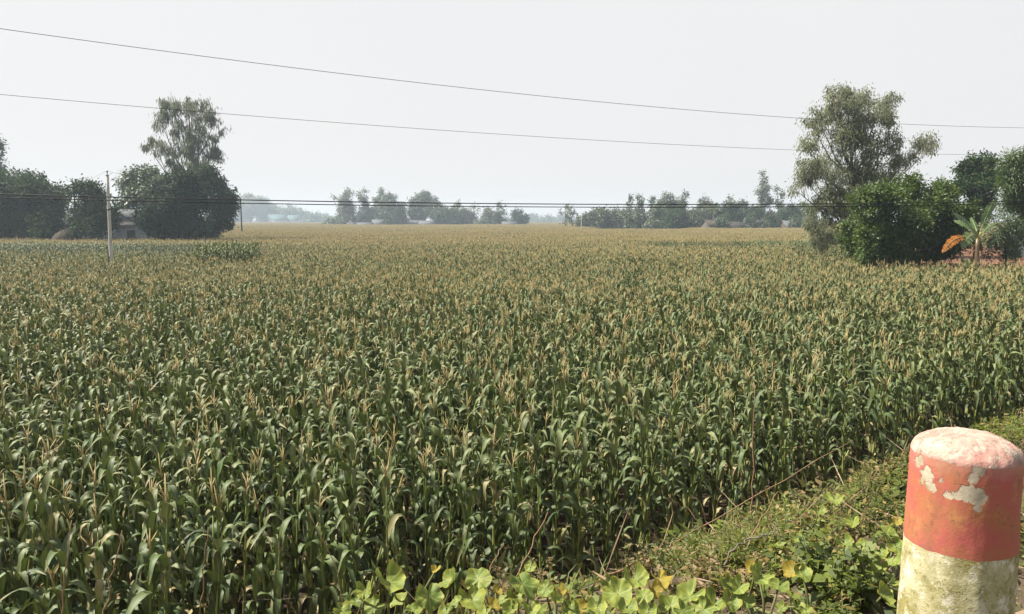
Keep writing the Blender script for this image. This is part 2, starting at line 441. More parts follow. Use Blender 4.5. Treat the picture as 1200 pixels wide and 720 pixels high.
NEAR = 78.0
rows = []
DX, DY = .48, .20
ca, sa = cos(R(63)), sin(R(63))       # direction of the sown rows
prnd = np.random.default_rng(5)
ni, nj = int(220 / DX), int(220 / DY)
I, J_ = np.meshgrid(np.arange(-ni // 2, ni // 2), np.arange(-nj // 2, nj // 2), indexing='ij')
gx = I * DX + prnd.normal(0, .11, I.shape); gy = J_ * DY + prnd.normal(0, .08, I.shape)
X = (gx * ca - gy * sa).ravel(); Y = (gx * sa + gy * ca + 40).ravel()
keep = (Y > 3) & (Y < NEAR) & (np.abs(X) < 6 + Y * .76) & (prnd.random(X.shape) > .05)
X, Y = X[keep], Y[keep]
plants = []
for x, y in zip(X, Y):
    if blocked(x, y): continue
    h, t = plot(x, y)
    if h < .5 and prnd.random() < .3: continue
    v = int(prnd.integers(0, NV_T)) if prnd.random() < t else NV_T + int(prnd.integers(0, NV_G))
    sc = h * ((1.14 if y < 30 else 1.08) + prnd.normal(0, .085))
    if y < 30 and prnd.random() < .08: continue
    if abs(x + .48 * y - .3) < .3 + .25 * vnoise(x, y, .7) and 14 < y < 27 and prnd.random() < .6: continue
    if abs(x - .21 * y + 1.5) < .3 and 24 < y < 40: continue
    ln = .30 if prnd.random() < .03 else .055
    plants.append((x, y, prnd.uniform(0, 2 * pi), sc * (prnd.uniform(.9, 1.12)), sc, v, prnd.normal(0, ln), prnd.normal(0, ln)))
pl = np.array(plants)
# the 300 plants that show largest become things with parts
qx, qy, _ = project(pl[:, 0], pl[:, 1], 1.75 * pl[:, 4]); qx2, qy2, _ = project(pl[:, 0], pl[:, 1], 1.25 * pl[:, 4])
vis = (qx > 5) & (qx < 1195) & (qy < 700) & (qy2 < 730)
order = np.argsort(np.hypot(pl[:, 0], pl[:, 1]) + np.where(vis, 0, 1e6))[:300]
for k in order:
    x, y, rz, sxy, sz, v, ta, tb = pl[k]; v = int(v)
    t = thing("maize_plant", (x, y, 0), "full grown green maize plant with arching leaves in the front rows below the bank", "maize plant", "maize plants in the front rows", rz)
    t.scale = (sxy, sxy, sz); t.rotation_euler = (ta, tb, rz)
    for pn in ('stalk', 'foliage', 'tassel', 'ear'):
        if pn in part_mesh[v]: link(pn, part_mesh[v][pn], t)
mask = np.ones(len(pl), bool); mask[order] = False
rest = pl[mask]
pts = [(x, y, 0) for x, y in rest[:, :2]]; rots = [(a, b, r) for r, a, b in rest[:, [2, 6, 7]]]; scs = [(a, a, b) for a, b in rest[:, 3:5]]; var = [int(v) for v in rest[:, 5]]
# far patches
for iy in range(int(NEAR / PATCH), 135):
    yy = iy * PATCH + PATCH / 2
    for ix in range(-100, 101):
        xx = ix * PATCH
        if abs(xx) > yy * .76 + 10: continue
        if blocked(xx, yy): continue
        h, t = plot(xx, yy)
        g_ = prnd.random() > t * 1.12
        pts.append((xx, yy, 0)); rots.append((0, 0, int(prnd.integers(0, 4)) * pi / 2)); scs.append((1.02, 1.02, h * 1.04 * prnd.uniform(.97, 1.04)))
        var.append(PG + int(prnd.integers(0, 2)) if g_ else PT + int(prnd.integers(0, 5)))
me = bpy.data.meshes.new("maize_crop"); me.from_pydata(pts, [], [])
a = me.attributes.new("shape_index", 'INT', 'POINT'); a.data.foreach_set("value", np.array(var, np.int32))
a = me.attributes.new("turn", 'FLOAT_VECTOR', 'POINT'); a.data.foreach_set("vector", np.array(rots, np.float32).ravel())
a = me.attributes.new("size", 'FLOAT_VECTOR', 'POINT'); a.data.foreach_set("vector", np.array(scs, np.float32).ravel())
crop = link("maize_crop", me); tag(crop, "dense maize crop with tan tassels filling the field to the far trees", "maize crop", kind="stuff")
ng = bpy.data.node_groups.new("maize_scatter", 'GeometryNodeTree')
ng.interface.new_socket("Geometry", in_out='INPUT', socket_type='NodeSocketGeometry'); ng.interface.new_socket("Geometry", in_out='OUTPUT', socket_type='NodeSocketGeometry')
gi = ng.nodes.new("NodeGroupInput"); go = ng.nodes.new("NodeGroupOutput"); ip = ng.nodes.new("GeometryNodeInstanceOnPoints"); ci = ng.nodes.new("GeometryNodeCollectionInfo")
ci.inputs['Collection'].default_value = src; ci.inputs['Separate Children'].default_value = True; ci.inputs['Reset Children'].default_value = True
ip.inputs['Pick Instance'].default_value = True
def named(n, ty):
    x = ng.nodes.new("GeometryNodeInputNamedAttribute"); x.data_type = ty; x.inputs['Name'].default_value = n; return [s for s in x.outputs if s.enabled][0]
ng.links.new(gi.outputs[0], ip.inputs['Points']); ng.links.new(ci.outputs[0], ip.inputs['Instance'])
ng.links.new(named("shape_index", 'INT'), ip.inputs['Instance Index']); ng.links.new(named("turn", 'FLOAT_VECTOR'), ip.inputs['Rotation']); ng.links.new(named("size", 'FLOAT_VECTOR'), ip.inputs['Scale'])
ng.links.new(ip.outputs[0], go.inputs[0])
md = crop.modifiers.new("scatter", 'NODES'); md.node_group = ng

# ------------------------------------------------------------------ trees
def foliage_mat(name, a, b, **k): M[name] = leaf_mat(name, a, b, objvar=0, scale=.12, **k)
foliage_mat('leaf_dark', (.012, .034, .011), (.045, .085, .024), trans=.2, rough=.7, spec=.12)
foliage_mat('leaf_dusky', (.011, .026, .012), (.032, .054, .024), trans=.15, rough=.7, spec=.12)
foliage_mat('leaf_mid', (.030, .060, .022), (.080, .115, .040), trans=.25, rough=.5)
foliage_mat('leaf_olive', (.050, .070, .034), (.115, .130, .065), trans=.3, rough=.5)
foliage_mat('leaf_grey', (.062, .084, .048), (.165, .185, .112), trans=.42, rough=.6, spec=.35)
foliage_mat('leaf_pale', (.10, .125, .068), (.25, .275, .16), trans=.48, rough=.6, spec=.35)
foliage_mat('leaf_glossy', (.012, .036, .008), (.10, .168, .02), trans=.25, rough=.55, spec=.35, tcol=(.2, .3, .04))
foliage_mat('leaf_fresh', (.040, .085, .020), (.10, .16, .040), trans=.35, rough=.5)
foliage_mat('leaf_palm', (.06, .08, .03), (.15, .16, .07), trans=.3, rough=.5)

def crown(lobes, leaf, wid, clump_r, per, dens, droop, seed, shell=.55, tintmode=None):
    """leaf clumps spread through the lobes (x,y,z,r); returns MB and the clump centres"""
    g_ = np.random.default_rng(seed); mb = MB(); cen = []
    for (x, y, z, r) in lobes:
        n = max(3, int(1.5 * dens * (r / clump_r) ** 2))
        d = g_.normal(size=(n, 3)); d /= np.linalg.norm(d, axis=1, keepdims=True)
        rad = r * (shell + (1 - shell) * g_.random(n) ** .7) * g_.uniform(.75, 1.12, n)
        c = np.array([x, y, z]) + d * rad[:, None] * np.array([1, 1, .92])
        m = g_.poisson(1.9 * per * g_.uniform(.45, 1.4, n)) + 2
        idx = np.repeat(np.arange(n), m); N = len(idx)
        cr = clump_r * g_.uniform(.6, 1.3, n)
        off = g_.normal(size=(N, 3)) * (cr[idx] * .5)[:, None]
        p = c[idx] + off
        out = off + d[idx] * clump_r * .3 + g_.normal(size=(N, 3)) * clump_r * .5
        out /= np.linalg.norm(out, axis=1, keepdims=True) + 1e-6
        D = out * (1 - droop) + np.array([0, 0, -1.0]) * droop + g_.normal(size=(N, 3)) * .15
        Nn = np.array([0, 0, .6]) * (1 - droop) + d[idx] * .9 + g_.normal(size=(N, 3)) * .35
        tint = np.clip(g_.random(n)[idx] * .65 + g_.random(N) * .35, 0, 1)
        col = np.stack([tint, np.full(N, .6), np.clip(g_.random(N) - .93, 0, 1) * 6], 1)
        s = g_.uniform(.65, 1.25, N)
        mb.leaves(p, D, Nn, leaf * s, wid * s, col)
        cen.append(c)
    return mb, np.concatenate(cen)

def limbs(base, lobes, r0, seed, n=7, cen=None, twigs=0, fork=.35):
    g_ = np.random.default_rng(seed + 5); mb = MB(); base = np.array(base, float)
    L = np.array([l[:4] for l in lobes]); top = L[np.argmax(L[:, 2])][:3]
    mid = base + (top - base) * np.array([.5, .5, .55]) + np.array([g_.normal() * .2, g_.normal() * .2, 0])
    t = np.linspace(0, 1, 10)[:, None]
    axis = (1 - t) ** 2 * base + 2 * t * (1 - t) * mid + t ** 2 * top
    axis[1:-1, :2] += g_.normal(size=(8, 2)) * r0 * .35
    mb.tube(axis, np.linspace(r0, r0 * .14, 10) * np.r_[1.35, np.ones(9)], 8)
    ends = []
    for l in L:
        c = l[:3]; k = int(np.clip((c[2] - base[2]) / max(.1, top[2] - base[2]) * 9 * .55 + g_.uniform(-1, 1), 1, 8))
        if np.linalg.norm(c - axis[k]) < .3: continue
        m_ = (axis[k] + c) / 2 + np.array([0, 0, -.12 * np.linalg.norm(c - axis[k])])
        mb.tube([axis[k], m_, c], [r0 * .42, r0 * .28, r0 * .1], 6)
        if twigs and cen is not None:
            near = cen[np.argsort(np.linalg.norm(cen - c, axis=1))[:40]]
            for q in near[g_.integers(0, len(near), twigs)]:
                mb.tube([c + (m_ - c) * g_.random() * .5, (c + q) / 2 + g_.normal(size=3) * .1, q], [r0 * .12, r0 * .07, r0 * .03], 4, cap=False)
    return mb

def add_tree(name, base, lobes, label, cat, leafmat, leaf, wid, clump_r, per, dens, droop, seed, r0=.18, bark='bark', group=None, twigs=3, shell=.55, crown_name='crown'):
    base = np.array(base, float)
    t = thing(name, base, label, cat, group)
    loc = [(l[0] - base[0], l[1] - base[1], l[2] - base[2], l[3]) for l in lobes]
    main = [q for q, l in zip(loc, lobes) if len(l) < 5 or not l[4]]
    cb, cen = crown(loc, leaf, wid, clump_r, per, dens, droop, seed, shell)
    cb.build(crown_name, M[leafmat], t)
    limbs((0, 0, 0), main, r0, seed, cen=cen, twigs=twigs).build("trunk", M[bark], t, smooth=True)
    return t
def plobes(raw, ox, oy, sc, Y, seed, dep=.8, rs=1.0, split=5, core=.78, offs=.72, sub=(.36, .52)):
    """lobes read off an enlarged part of the picture: each gets its own distance around Y"""
    g_ = np.random.default_rng(seed); out = []
    span = max(l[2] for l in raw) / sc / FPX * Y
    for (cx, cy_, r) in raw:
        yy = Y + g_.uniform(-1, 1) * span * dep * 1.6
        p = P(ox + cx / sc, oy + cy_ / sc, yy); rr = r / sc / FPX * yy * rs
        if split and r > 26:
            for q in range(split):
                d = g_.normal(size=3); d *= rr * offs / np.linalg.norm(d); out.append((p[0] + d[0], p[1] + d[1], p[2] + d[2] * .9, rr * g_.uniform(*sub), 1))
        out.append((p[0], p[1], p[2], rr * (core if split and r > 26 else 1), 0))
    return out

S1 = 939 / 300.; S5 = 831 / 300.
# homestead trees, one at a time (left-hand homestead about 105 m away)
A = plobes([(60, 450, 95), (150, 430, 75), (100, 520, 95), (200, 480, 45), (20, 400, 55), (-40, 480, 100), (180, 540, 60), (10, 560, 55), (130, 390, 50), (215, 455, 28), (-110, 430, 70)], 0, 90, S1, 105, 1)
add_tree("broad_tree", P(35, 278, 105) * [1, 1, 0], A, "broad rounded dark green tree in front of the tin roofed shed", "tree", 'leaf_dark', .42, .22, .75, 26, 2.6, .25, 21, .32)
A = plobes([(2, 240, 14), (-8, 275, 24), (-20, 310, 28), (-30, 350, 40), (-40, 240, 30)], 0, 90, S1, 118, 2)
add_tree("tall_tree", P(-12, 278, 118) * [1, 1, 0], A, "tall narrow tree rising behind the broad rounded dark tree", "tree", 'leaf_dark', .4, .2, .7, 22, 2.2, .3, 22, .25)
A = plobes([(268, 405, 26), (312, 408, 32), (355, 418, 30), (372, 470, 42), (318, 490, 40), (392, 530, 42), (272, 520, 25), (296, 556, 30), (365, 560, 38), (340, 445, 30), (410, 480, 24)], 0, 90, S1, 100, 3)
add_tree("ragged_tree", P(92, 278, 100) * [1, 1, 0], A, "ragged dark tree with open gaps between the tin roofed shed and concrete pole", "tree", 'leaf_dark', .42, .22, .7, 24, 2.3, .25, 23, .22)
A = plobes([(480, 400, 50), (540, 385, 55), (600, 390, 48), (465, 455, 38), (448, 505, 28), (540, 450, 48), (500, 440, 40)], 0, 90, S1, 112, 4)
add_tree("broad_tree", P(165, 278, 112) * [1, 1, 0], A, "green spreading tree growing over the gabled white house", "tree", 'leaf_mid', .42, .22, .75, 26, 2.5, .25, 24, .26)
A = plobes([(620, 420, 62), (690, 410, 62), (570, 500, 60), (650, 500, 80), (720, 455, 45), (600, 560, 55), (690, 560, 55), (540, 520, 35), (650, 380, 40)], 0, 90, S1, 98, 5)
add_tree("dense_tree", P(207, 278, 98) * [1, 1, 0], A, "very dark dusky round tree right of the gabled house, below the weeping tall tree", "tree", 'leaf_dusky', .42, .24, .65, 32, 2.8, .25, 25, .25)
A = plobes([(782, 400, 36), (830, 440, 40), (800, 490, 52), (780, 548, 42), (852, 455, 24), (742, 400, 36), (762, 350, 28), (830, 530, 30)], 0, 90, S1, 106, 6)
add_tree("broad_tree", P(252, 278, 106) * [1, 1, 0], A, "dark green tree at the end of the clump, beside the thin dark pole", "tree", 'leaf_dark', .42, .22, .7, 28, 2.6, .25, 26, .24)
A = plobes([(620, 112, 40), (680, 108, 44), (735, 130, 46), (790, 158, 32), (588, 160, 30), (660, 185, 52), (730, 205, 52), (560, 238, 24), (538, 250, 16), (608, 258, 36), (680, 265, 48), (775, 280, 32), (650, 315, 34), (722, 310, 40), (795, 295, 20), (720, 350, 36), (752, 372, 40), (820, 190, 16), (700, 240, 45), (640, 90, 22), (690, 90, 20)], 0, 90, S1, 112, 7, split=5, core=.6, offs=.85, sub=(.25, .45))
add_tree("weeping_tree", P(228, 278, 112) * [1, 1, 0], A, "tallest feathery tree with weeping grey green sprays above the homestead", "tree", 'leaf_grey', .7, .11, .6, 14, 1.5, .8, 27, .3, 'pale_bark', twigs=5)

# right-hand homestead 40 to 65 m away
A = plobes([(225, 90, 44), (290, 135, 66), (165, 170, 46), (350, 150, 56), (392, 110, 32), (130, 238, 36), (250, 240, 66), (330, 265, 66), (505, 240, 38), (535, 255, 24), (470, 285, 26), (180, 330, 58), (112, 355, 38), (300, 370, 66), (400, 340, 38), (88, 395, 26), (240, 440, 62), (180, 490, 44), (380, 420, 42), (300, 430, 50), (420, 300, 36), (310, 100, 36), (215, 140, 44), (130, 320, 36), (400, 235, 34), (330, 330, 55), (250, 340, 55), (200, 405, 50), (270, 190, 50), (150, 520, 40), (205, 65, 20), (255, 75, 22), (130, 165, 22), (410, 165, 22), (150, 440, 40), (200, 545, 36), (160, 560, 30)], 900, 80, S5, 54, 8, split=6, core=.88, offs=.8, sub=(.32, .5))
add_tree("tall_tree", P(1003, 290, 54) * [1, 1, 0] + [0, 0, 2.05], A, "tallest airy grey green tree with silvery leaves behind the glossy round bush", "tree", 'leaf_pale', .22, .07, .38, 16, 2.0, .6, 28, .16, 'pale_bark', twigs=7, shell=.3)
A = plobes([(450, 395, 40), (380, 415, 50), (325, 450, 55), (290, 515, 45), (500, 435, 58), (560, 415, 48), (600, 475, 46), (420, 500, 80), (520, 525, 80), (350, 560, 70), (450, 590, 65), (600, 560, 46), (285, 575, 28), (560, 595, 46), (640, 490, 24), (470, 375, 22), (545, 390, 22), (255, 540, 20), (400, 610, 40), (330, 610, 30)], 900, 80, S5, 43, 9, .6, split=7, core=.8, offs=.84, sub=(.28, .44))
add_tree("glossy_bush_tree", P(1060, 312, 43) * [1, 1, 0] + [0, 0, 2.05], A, "big round dark tree with glossy yellow green leaf tips reaching down to the maize", "tree", 'leaf_glossy', .19, .085, .36, 46, 2.4, .05, 29, .2, shell=.8)
A = plobes([(650, 330, 34), (700, 318, 36), (730, 350, 30), (640, 378, 30), (690, 400, 44), (690, 450, 42), (665, 300, 16), (720, 300, 16)], 900, 80, S5, 66, 10)
add_tree("dense_tree", P(1146, 290, 66) * [1, 1, 0] + [0, 0, 2.05], A, "rounded dark green tree in the gap behind the banana plant", "tree", 'leaf_dark', .28, .14, .5, 34, 2.8, .2, 30, .25)
A = plobes([(805, 310, 40), (785, 360, 34), (850, 295, 55), (840, 380, 62), (790, 430, 38), (865, 450, 62), (905, 350, 80), (930, 450, 70)], 900, 80, S5, 50, 11)
add_tree("feathery_tree", P(1212, 300, 50) * [1, 1, 0] + [0, 0, 2.05], A, "light green feathery tree with drooping sprays behind the loose shrub", "tree", 'leaf_fresh', .26, .06, .45, 40, 3.0, .4, 31, .22)
A = plobes([(770, 520, 44), (740, 560, 34), (800, 560, 44), (722, 600, 26), (790, 610, 34), (740, 490, 26), (845, 530, 40), (700, 560, 22)], 900, 80, S5, 42, 12)
add_tree("loose_shrub", P(1180, 316, 42) * [1, 1, 0] + [0, 0, 2.05], A, "loose mid green shrub beside the banana plant and the grey wall", "shrub", 'leaf_mid', .15, .065, .32, 20, 2.0, .15, 32, .06, shell=.3)

def kind_lobes(kind, X, Y, z0, H, W, seed):
    g_ = random.Random(seed); out = []
    if kind == 'cone':
        n = 9
        for i in range(n):
            u = i / (n - 1); r = W * (.07 + .25 * (1 - u) ** .9) * g_.uniform(.8, 1.2)
            out.append((X + g_.uniform(-1, 1) * W * .22 * (1 - u * .8), Y + g_.uniform(-1, 1) * W * .3, z0 + H * (.12 + .84 * u), r))
        for q in (-1, 1): out.append((X + q * W * .42, Y + g_.uniform(-1, 1) * W * .3, z0 + H * g_.uniform(.08, .22), W * .26))
    elif kind == 'sparse':
        for i in range(8):
            u = i / 7; out.append((X + g_.uniform(-1, 1) * W * .38, Y + g_.uniform(-1, 1) * W * .3, z0 + H * (.3 + .66 * u), W * g_.uniform(.1, .2)))
    else:
        lo = .18 if kind == 'bush' else .4
        for i in range(9):
            a = g_.uniform(0, 6.28); q = math.sqrt(g_.random()); u = g_.random()
            out.append((X + cos(a) * q * W * .33, Y + sin(a) * q * W * .33, z0 + H * (lo + (.82 - lo) * u) - q * H * .08, W * g_.uniform(.18, .27)))
        out.append((X + g_.uniform(-.1, .1) * W, Y, z0 + H * .86, W * .18))
    return out
def far_tree(px, Y, top, wpx, kind, m, label, name=None, seed=0, group=None, cat='tree', base=0.0):
    X = (px - 600) / FPX * Y; H = P(px, top, Y)[2] - base; W = wpx * 1.55 / FPX * Y
    lb = kind_lobes(kind, X, Y, base, H, W, seed)
    sc = Y / 300.
    nm = name or dict(cone='conical_tree', sparse='sparse_tree', round='round_tree', bush='low_tree')[kind]
    add_tree(nm, (X, Y, base), lb, label, cat, m, .62 * sc + .15, .34 * sc + .08, .75 * sc + .3, 15 if kind != 'sparse' else 9, 2.3 if kind != 'sparse' else 1.3, .3, seed + 900, max(.14, W * .025), 'bark', group, twigs=1, shell=.4)
# central grove, about 430 m away
CG = "trees of the distant central grove"
for row in [
    (403, 430, 224, 16, 'sparse', 'leaf_grey', "thin ragged tree at the left end of the distant central grove"),
    (408, 440, 221, 24, 'cone', 'leaf_mid', "tall pointed tree, first peak of the distant central grove"),
    (428, 436, 221, 18, 'cone', 'leaf_mid', "slim pointed tree, second peak of the distant central grove"),
    (447, 442, 222, 22, 'cone', 'leaf_mid', "pointed tree, third peak of the distant central grove, over white walls"),
    (457, 436, 226, 28, 'round', 'leaf_mid', "broad tree between the third peak and the dark low tree of the central grove"),
    (467, 420, 243, 20, 'bush', 'leaf_dark', "low dark round tree in front of the central grove peaks"),
    (484, 440, 233, 16, 'cone', 'leaf_mid', "small pointed tree just past the dark low tree of the central grove"),
    (497, 446, 224, 28, 'round', 'leaf_mid', "tall wide crowned tree above the blue grey sheds in the central grove"),
    (512, 436, 236, 20, 'round', 'leaf_mid', "mid height tree beside the wide crowned tree of the central grove"),
    (527, 420, 247, 22, 'bush', 'leaf_dark', "low dark bushy tree past the blue grey sheds"),
    (536, 450, 237, 15, 'cone', 'leaf_grey', "narrow pale pointed tree behind the low dark bushy tree of the grove"),
    (545, 452, 246, 18, 'round', 'leaf_grey', "pale low crowned tree near the end of the grove, before a narrow leaning one"),
    (554, 452, 242, 12, 'sparse', 'leaf_grey', "narrow thin tree where the central grove breaks off"),
    (572, 446, 244, 18, 'cone', 'leaf_mid', "small pointed tree opening the last small clump of the central grove"),
    (583, 440, 248, 12, 'bush', 'leaf_dark', "dark small bushy tree inside the last small clump"),
    (589, 446, 238, 22, 'sparse', 'leaf_mid', "open crowned tree, highest of the last small clump"),
    (607, 436, 246, 15, 'round', 'leaf_dark', "round dark tree ending the last small clump beside the hazy gap"),
]: far_tree(*row, seed=int(row[0]), group=CG)
# hazy grove far left, about 620 m
for row in [
    (268, 600, 246, 22, 'bush', 'leaf_mid', "hazy blue low tree just past the homestead's last dark tree"),
    (296, 610, 229, 30, 'round', 'leaf_grey', "pale hazy tall tree behind the thin dark pole"),
    (320, 620, 241, 20, 'round', 'leaf_mid', "hazy small tree between the pale tall tree and the turquoise roof"),
    (333, 625, 247, 16, 'bush', 'leaf_mid', "hazy low tree behind the turquoise roof"),
    (344, 615, 244, 18, 'round', 'leaf_mid', "hazy darker round tree right of the turquoise roof"),
    (340, 640, 240, 8, 'cone', 'leaf_grey', "hazy slim tree poking above the darker round tree"),
    (355, 620, 248, 14, 'bush', 'leaf_mid', "hazy bushy tree near the end of the far left grove"),
    (365, 600, 253, 14, 'bush', 'leaf_mid', "hazy lowest bushy tree ending the far left grove"),
]: far_tree(row[0], row[1] * 1.6, *row[2:], seed=int(row[0]) + 40, group="trees of the hazy far grove")
# right grove, about 260 m
RG = "trees of the right-hand village grove"
for row in [
    (661, 300, 238, 11, 'sparse', 'leaf_grey', "thin leaning tree standing at the open end of the village grove"),
    (672, 300, 245, 14, 'sparse', 'leaf_grey', "low thin tree beside the first white roadside pole"),
    (688, 292, 250, 16, 'bush', 'leaf_mid', "small bushy tree just right of the first white roadside pole"),
    (703, 285, 245, 24, 'round', 'leaf_mid', "rounded soft green tree between the two white roadside poles"),
    (722, 285, 245, 22, 'bush', 'leaf_mid', "low rounded tree touching the second white roadside pole"),
    (736, 280, 229, 14, 'cone', 'leaf_mid', "pointed tree above the second white roadside pole"),
    (749, 280, 229, 16, 'cone', 'leaf_mid', "second pointed tree past the second white roadside pole"),
    (745, 270, 246, 24, 'bush', 'leaf_mid', "leafy low tree below the two pointed trees"),
    (763, 285, 231, 9, 'cone', 'leaf_dark', "narrow dark pointed tree in the village grove"),
    (772, 260, 240, 26, 'bush', 'leaf_mid', "bushy green tree at the front of the village grove"),
    (784, 275, 227, 30, 'round', 'leaf_olive', "broad olive crowned tree in the middle of the village grove"),
    (800, 270, 225, 18, 'cone', 'leaf_mid', "highest pointed crown in the middle of the village grove"),
    (790, 252, 246, 26, 'bush', 'leaf_dark', "dark bushy tree before the broad olive crown"),
    (809, 250, 248, 18, 'bush', 'leaf_mid', "low dusty tree next to the brown hut"),
    (824, 275, 232, 22, 'round', 'leaf_olive', "olive round crowned tree behind the palm"),
    (853, 262, 237, 24, 'round', 'leaf_dark', "dark round tree between the palm and the brown shed"),
    (866, 272, 235, 24, 'round', 'leaf_mid', "round green tree above the brown shed"),
    (853, 285, 230, 12, 'cone', 'leaf_grey', "pale pointed top seen over the dark round tree"),
    (880, 262, 242, 20, 'bush', 'leaf_dark', "dark leafy tree left of the pale tin roof"),
    (890, 285, 201, 24, 'cone', 'leaf_grey', "very tall slender pale tree rising above the pale tin roof"),
    (910, 292, 219, 16, 'cone', 'leaf_mid', "tall bluish tree beside the slender pale giant"),
    (922, 262, 240, 22, 'round', 'leaf_dark', "dark tree between the pale tin roof and the next roof"),
    (935, 268, 236, 22, 'round', 'leaf_mid', "green tree behind the farther tin roof"),
    (945, 250, 246, 14, 'bush', 'leaf_olive', "olive low tree meeting the edge of the tallest airy tree"),
    (878, 240, 251, 12, 'bush', 'leaf_mid', "small leafy bush hiding the left end of the long tin roofed house"),
    (903, 242, 249, 13, 'bush', 'leaf_dark', "dark bush in the gap between the two tin roofed houses"),
    (893, 238, 257, 10, 'bush', 'leaf_olive', "lowest olive bush before the long tin roofed house"),
    (930, 240, 252, 11, 'bush', 'leaf_mid', "green bush covering the end of the farther tin roofed house"),
    (846, 238, 253, 12, 'bush', 'leaf_mid', "green bush between the mud hut and the brown shed"),
]: far_tree(*row, seed=int(row[0]) + 7, group=RG)

# coconut palm in the village grove
def palm():
    Y = 250; X = (834 - 600) / FPX * Y; H = P(834, 247, Y)[2]
    t = thing("palm_tree", (X, Y, 0), "palm with arching fronds above the brown hut", "palm tree")
    mb = MB(); mb.tube([(0, 0, 0), (.15, 0, H * .5), (0, 0, H)], [.26, .2, .16], 8); mb.build("trunk", M['pale_bark'], t, smooth=True)
    g_ = random.Random(3)
    for k in range(17):
        mb = MB(); a = k * 2.4 + g_.uniform(-.2, .2); e0 = g_.uniform(-.1, 1.3); L = g_.uniform(3.2, 4.4); p = np.array([0, 0, H]); pts_ = [p]
        for i in range(8):
            e = e0 - i * .22; p = p + L / 8 * np.array([cos(a) * cos(e), sin(a) * cos(e), sin(e)]); pts_.append(p)
        mb.tube(pts_, np.linspace(.05, .015, 9), 4, (.8, .5, 0))
        for i in range(1, 9):
            d = pts_[i] - pts_[i - 1]
            for u in (0, .5):
                for s in (-1, 1):
                    side = np.array([-sin(a), cos(a), 0]) * s
                    l = .75 * (1 - abs(i / 9 - .45)) 
                    mb.leaves(np.array([pts_[i - 1] + d * u]), np.array([side * .8 + d / np.linalg.norm(d) * .5 + [0, 0, -.5]]), np.array([[0, 0, 1.]]), l, .13, np.array([[g_.random(), .6, .0]]))
        mb.build("frond", M['leaf_palm'], t)
palm()

# far-off wood behind everything, reads as one mass
def treeline():
    mb = MB(); g_ = np.random.default_rng(77)
    for x0, x1, Y, hpx in ((370, 420, 1100, 12), (600, 640, 1150, 10), (618, 665, 1200, 11), (300, 420, 1180, 13), (560, 660, 1220, 6), (640, 760, 1150, 9), (150, 300, 1180, 12), (760, 960, 800, 17)):
        w = (x1 - x0) / FPX * Y; n = int(w / 7)
        for i in range(n):
            px = x0 + (x1 - x0) * (i + g_.random()) / n; X = (px - 600) / FPX * Y
            h = hpx / FPX * Y * g_.uniform(.55, 1.1); r = h * .35
            b, _ = crown([(X, Y + g_.uniform(-25, 25), h * .4, r), (X + g_.normal() * 3, Y + g_.uniform(-25, 25), h * .7, r * .75)], 2.0, 1.1, 2.2, 10, 2.2, .2, int(g_.integers(1e6)))
            for vv, cc, ff, mm in zip(b.v, b.c, b.f, b.m): mb.add(vv, ff - ff.min(), cc)
    tag(mb.build("distant_treeline", M['leaf_mid']), "faint blue line of far-off woods on the horizon", "woods", kind="stuff")
treeline()

# ------------------------------------------------------------------ houses
def tin(name, c):
    m, N, L, out = mat(name)
    w = N.new("ShaderNodeTexWave"); w.inputs['Scale'].default_value = 3.2; w.bands_direction = 'X'
    L.new(N.new("ShaderNodeTexCoord").outputs['Object'], w.inputs['Vector'])
    n = tex(N, L, 1.2, 5)
    b = mixc(N, L, ramp(N, L, n, .5, .75), c, tuple(q * .6 for q in c)); b = mixc(N, L, mth(N, L, 'MULTIPLY', ramp(N, L, n, .62, .7), .5), b, (.25, .14, .09))
    princ(N, L, out, b, .8, .2, w.outputs[1], .4, .03); return m
M['tin'] = tin('tin_sheet', (.08, .09, .10)); M['white_tin'] = tin('white_tin_sheet', (.09, .095, .105)); M['teal_tin'] = tin('teal_tin_sheet', (.05, .10, .105)); M['rust_tin'] = tin('rusty_tin_sheet', (.045, .04, .04))
M['whitewash'] = plain('whitewash', (.44, .45, .48), .9, .25, 1.5); M['blue_wash'] = plain('pale_blue_wash', (.40, .44, .52), .9, .2, 1.2); M['mud'] = plain('mud_wall', (.14, .115, .10), .95, .3, 1.5); M['brick'] = plain('brown_wall', (.13, .08, .065), .95, .3, 2)
M['dark_open'] = plain('dark_opening', (.05, .06, .07), .6, .2); M['thatch'] = plain('straw', (.06, .047, .033), .95, .5, 6)  # dark_open: dark colour standing in for the unlit inside of windows and doors
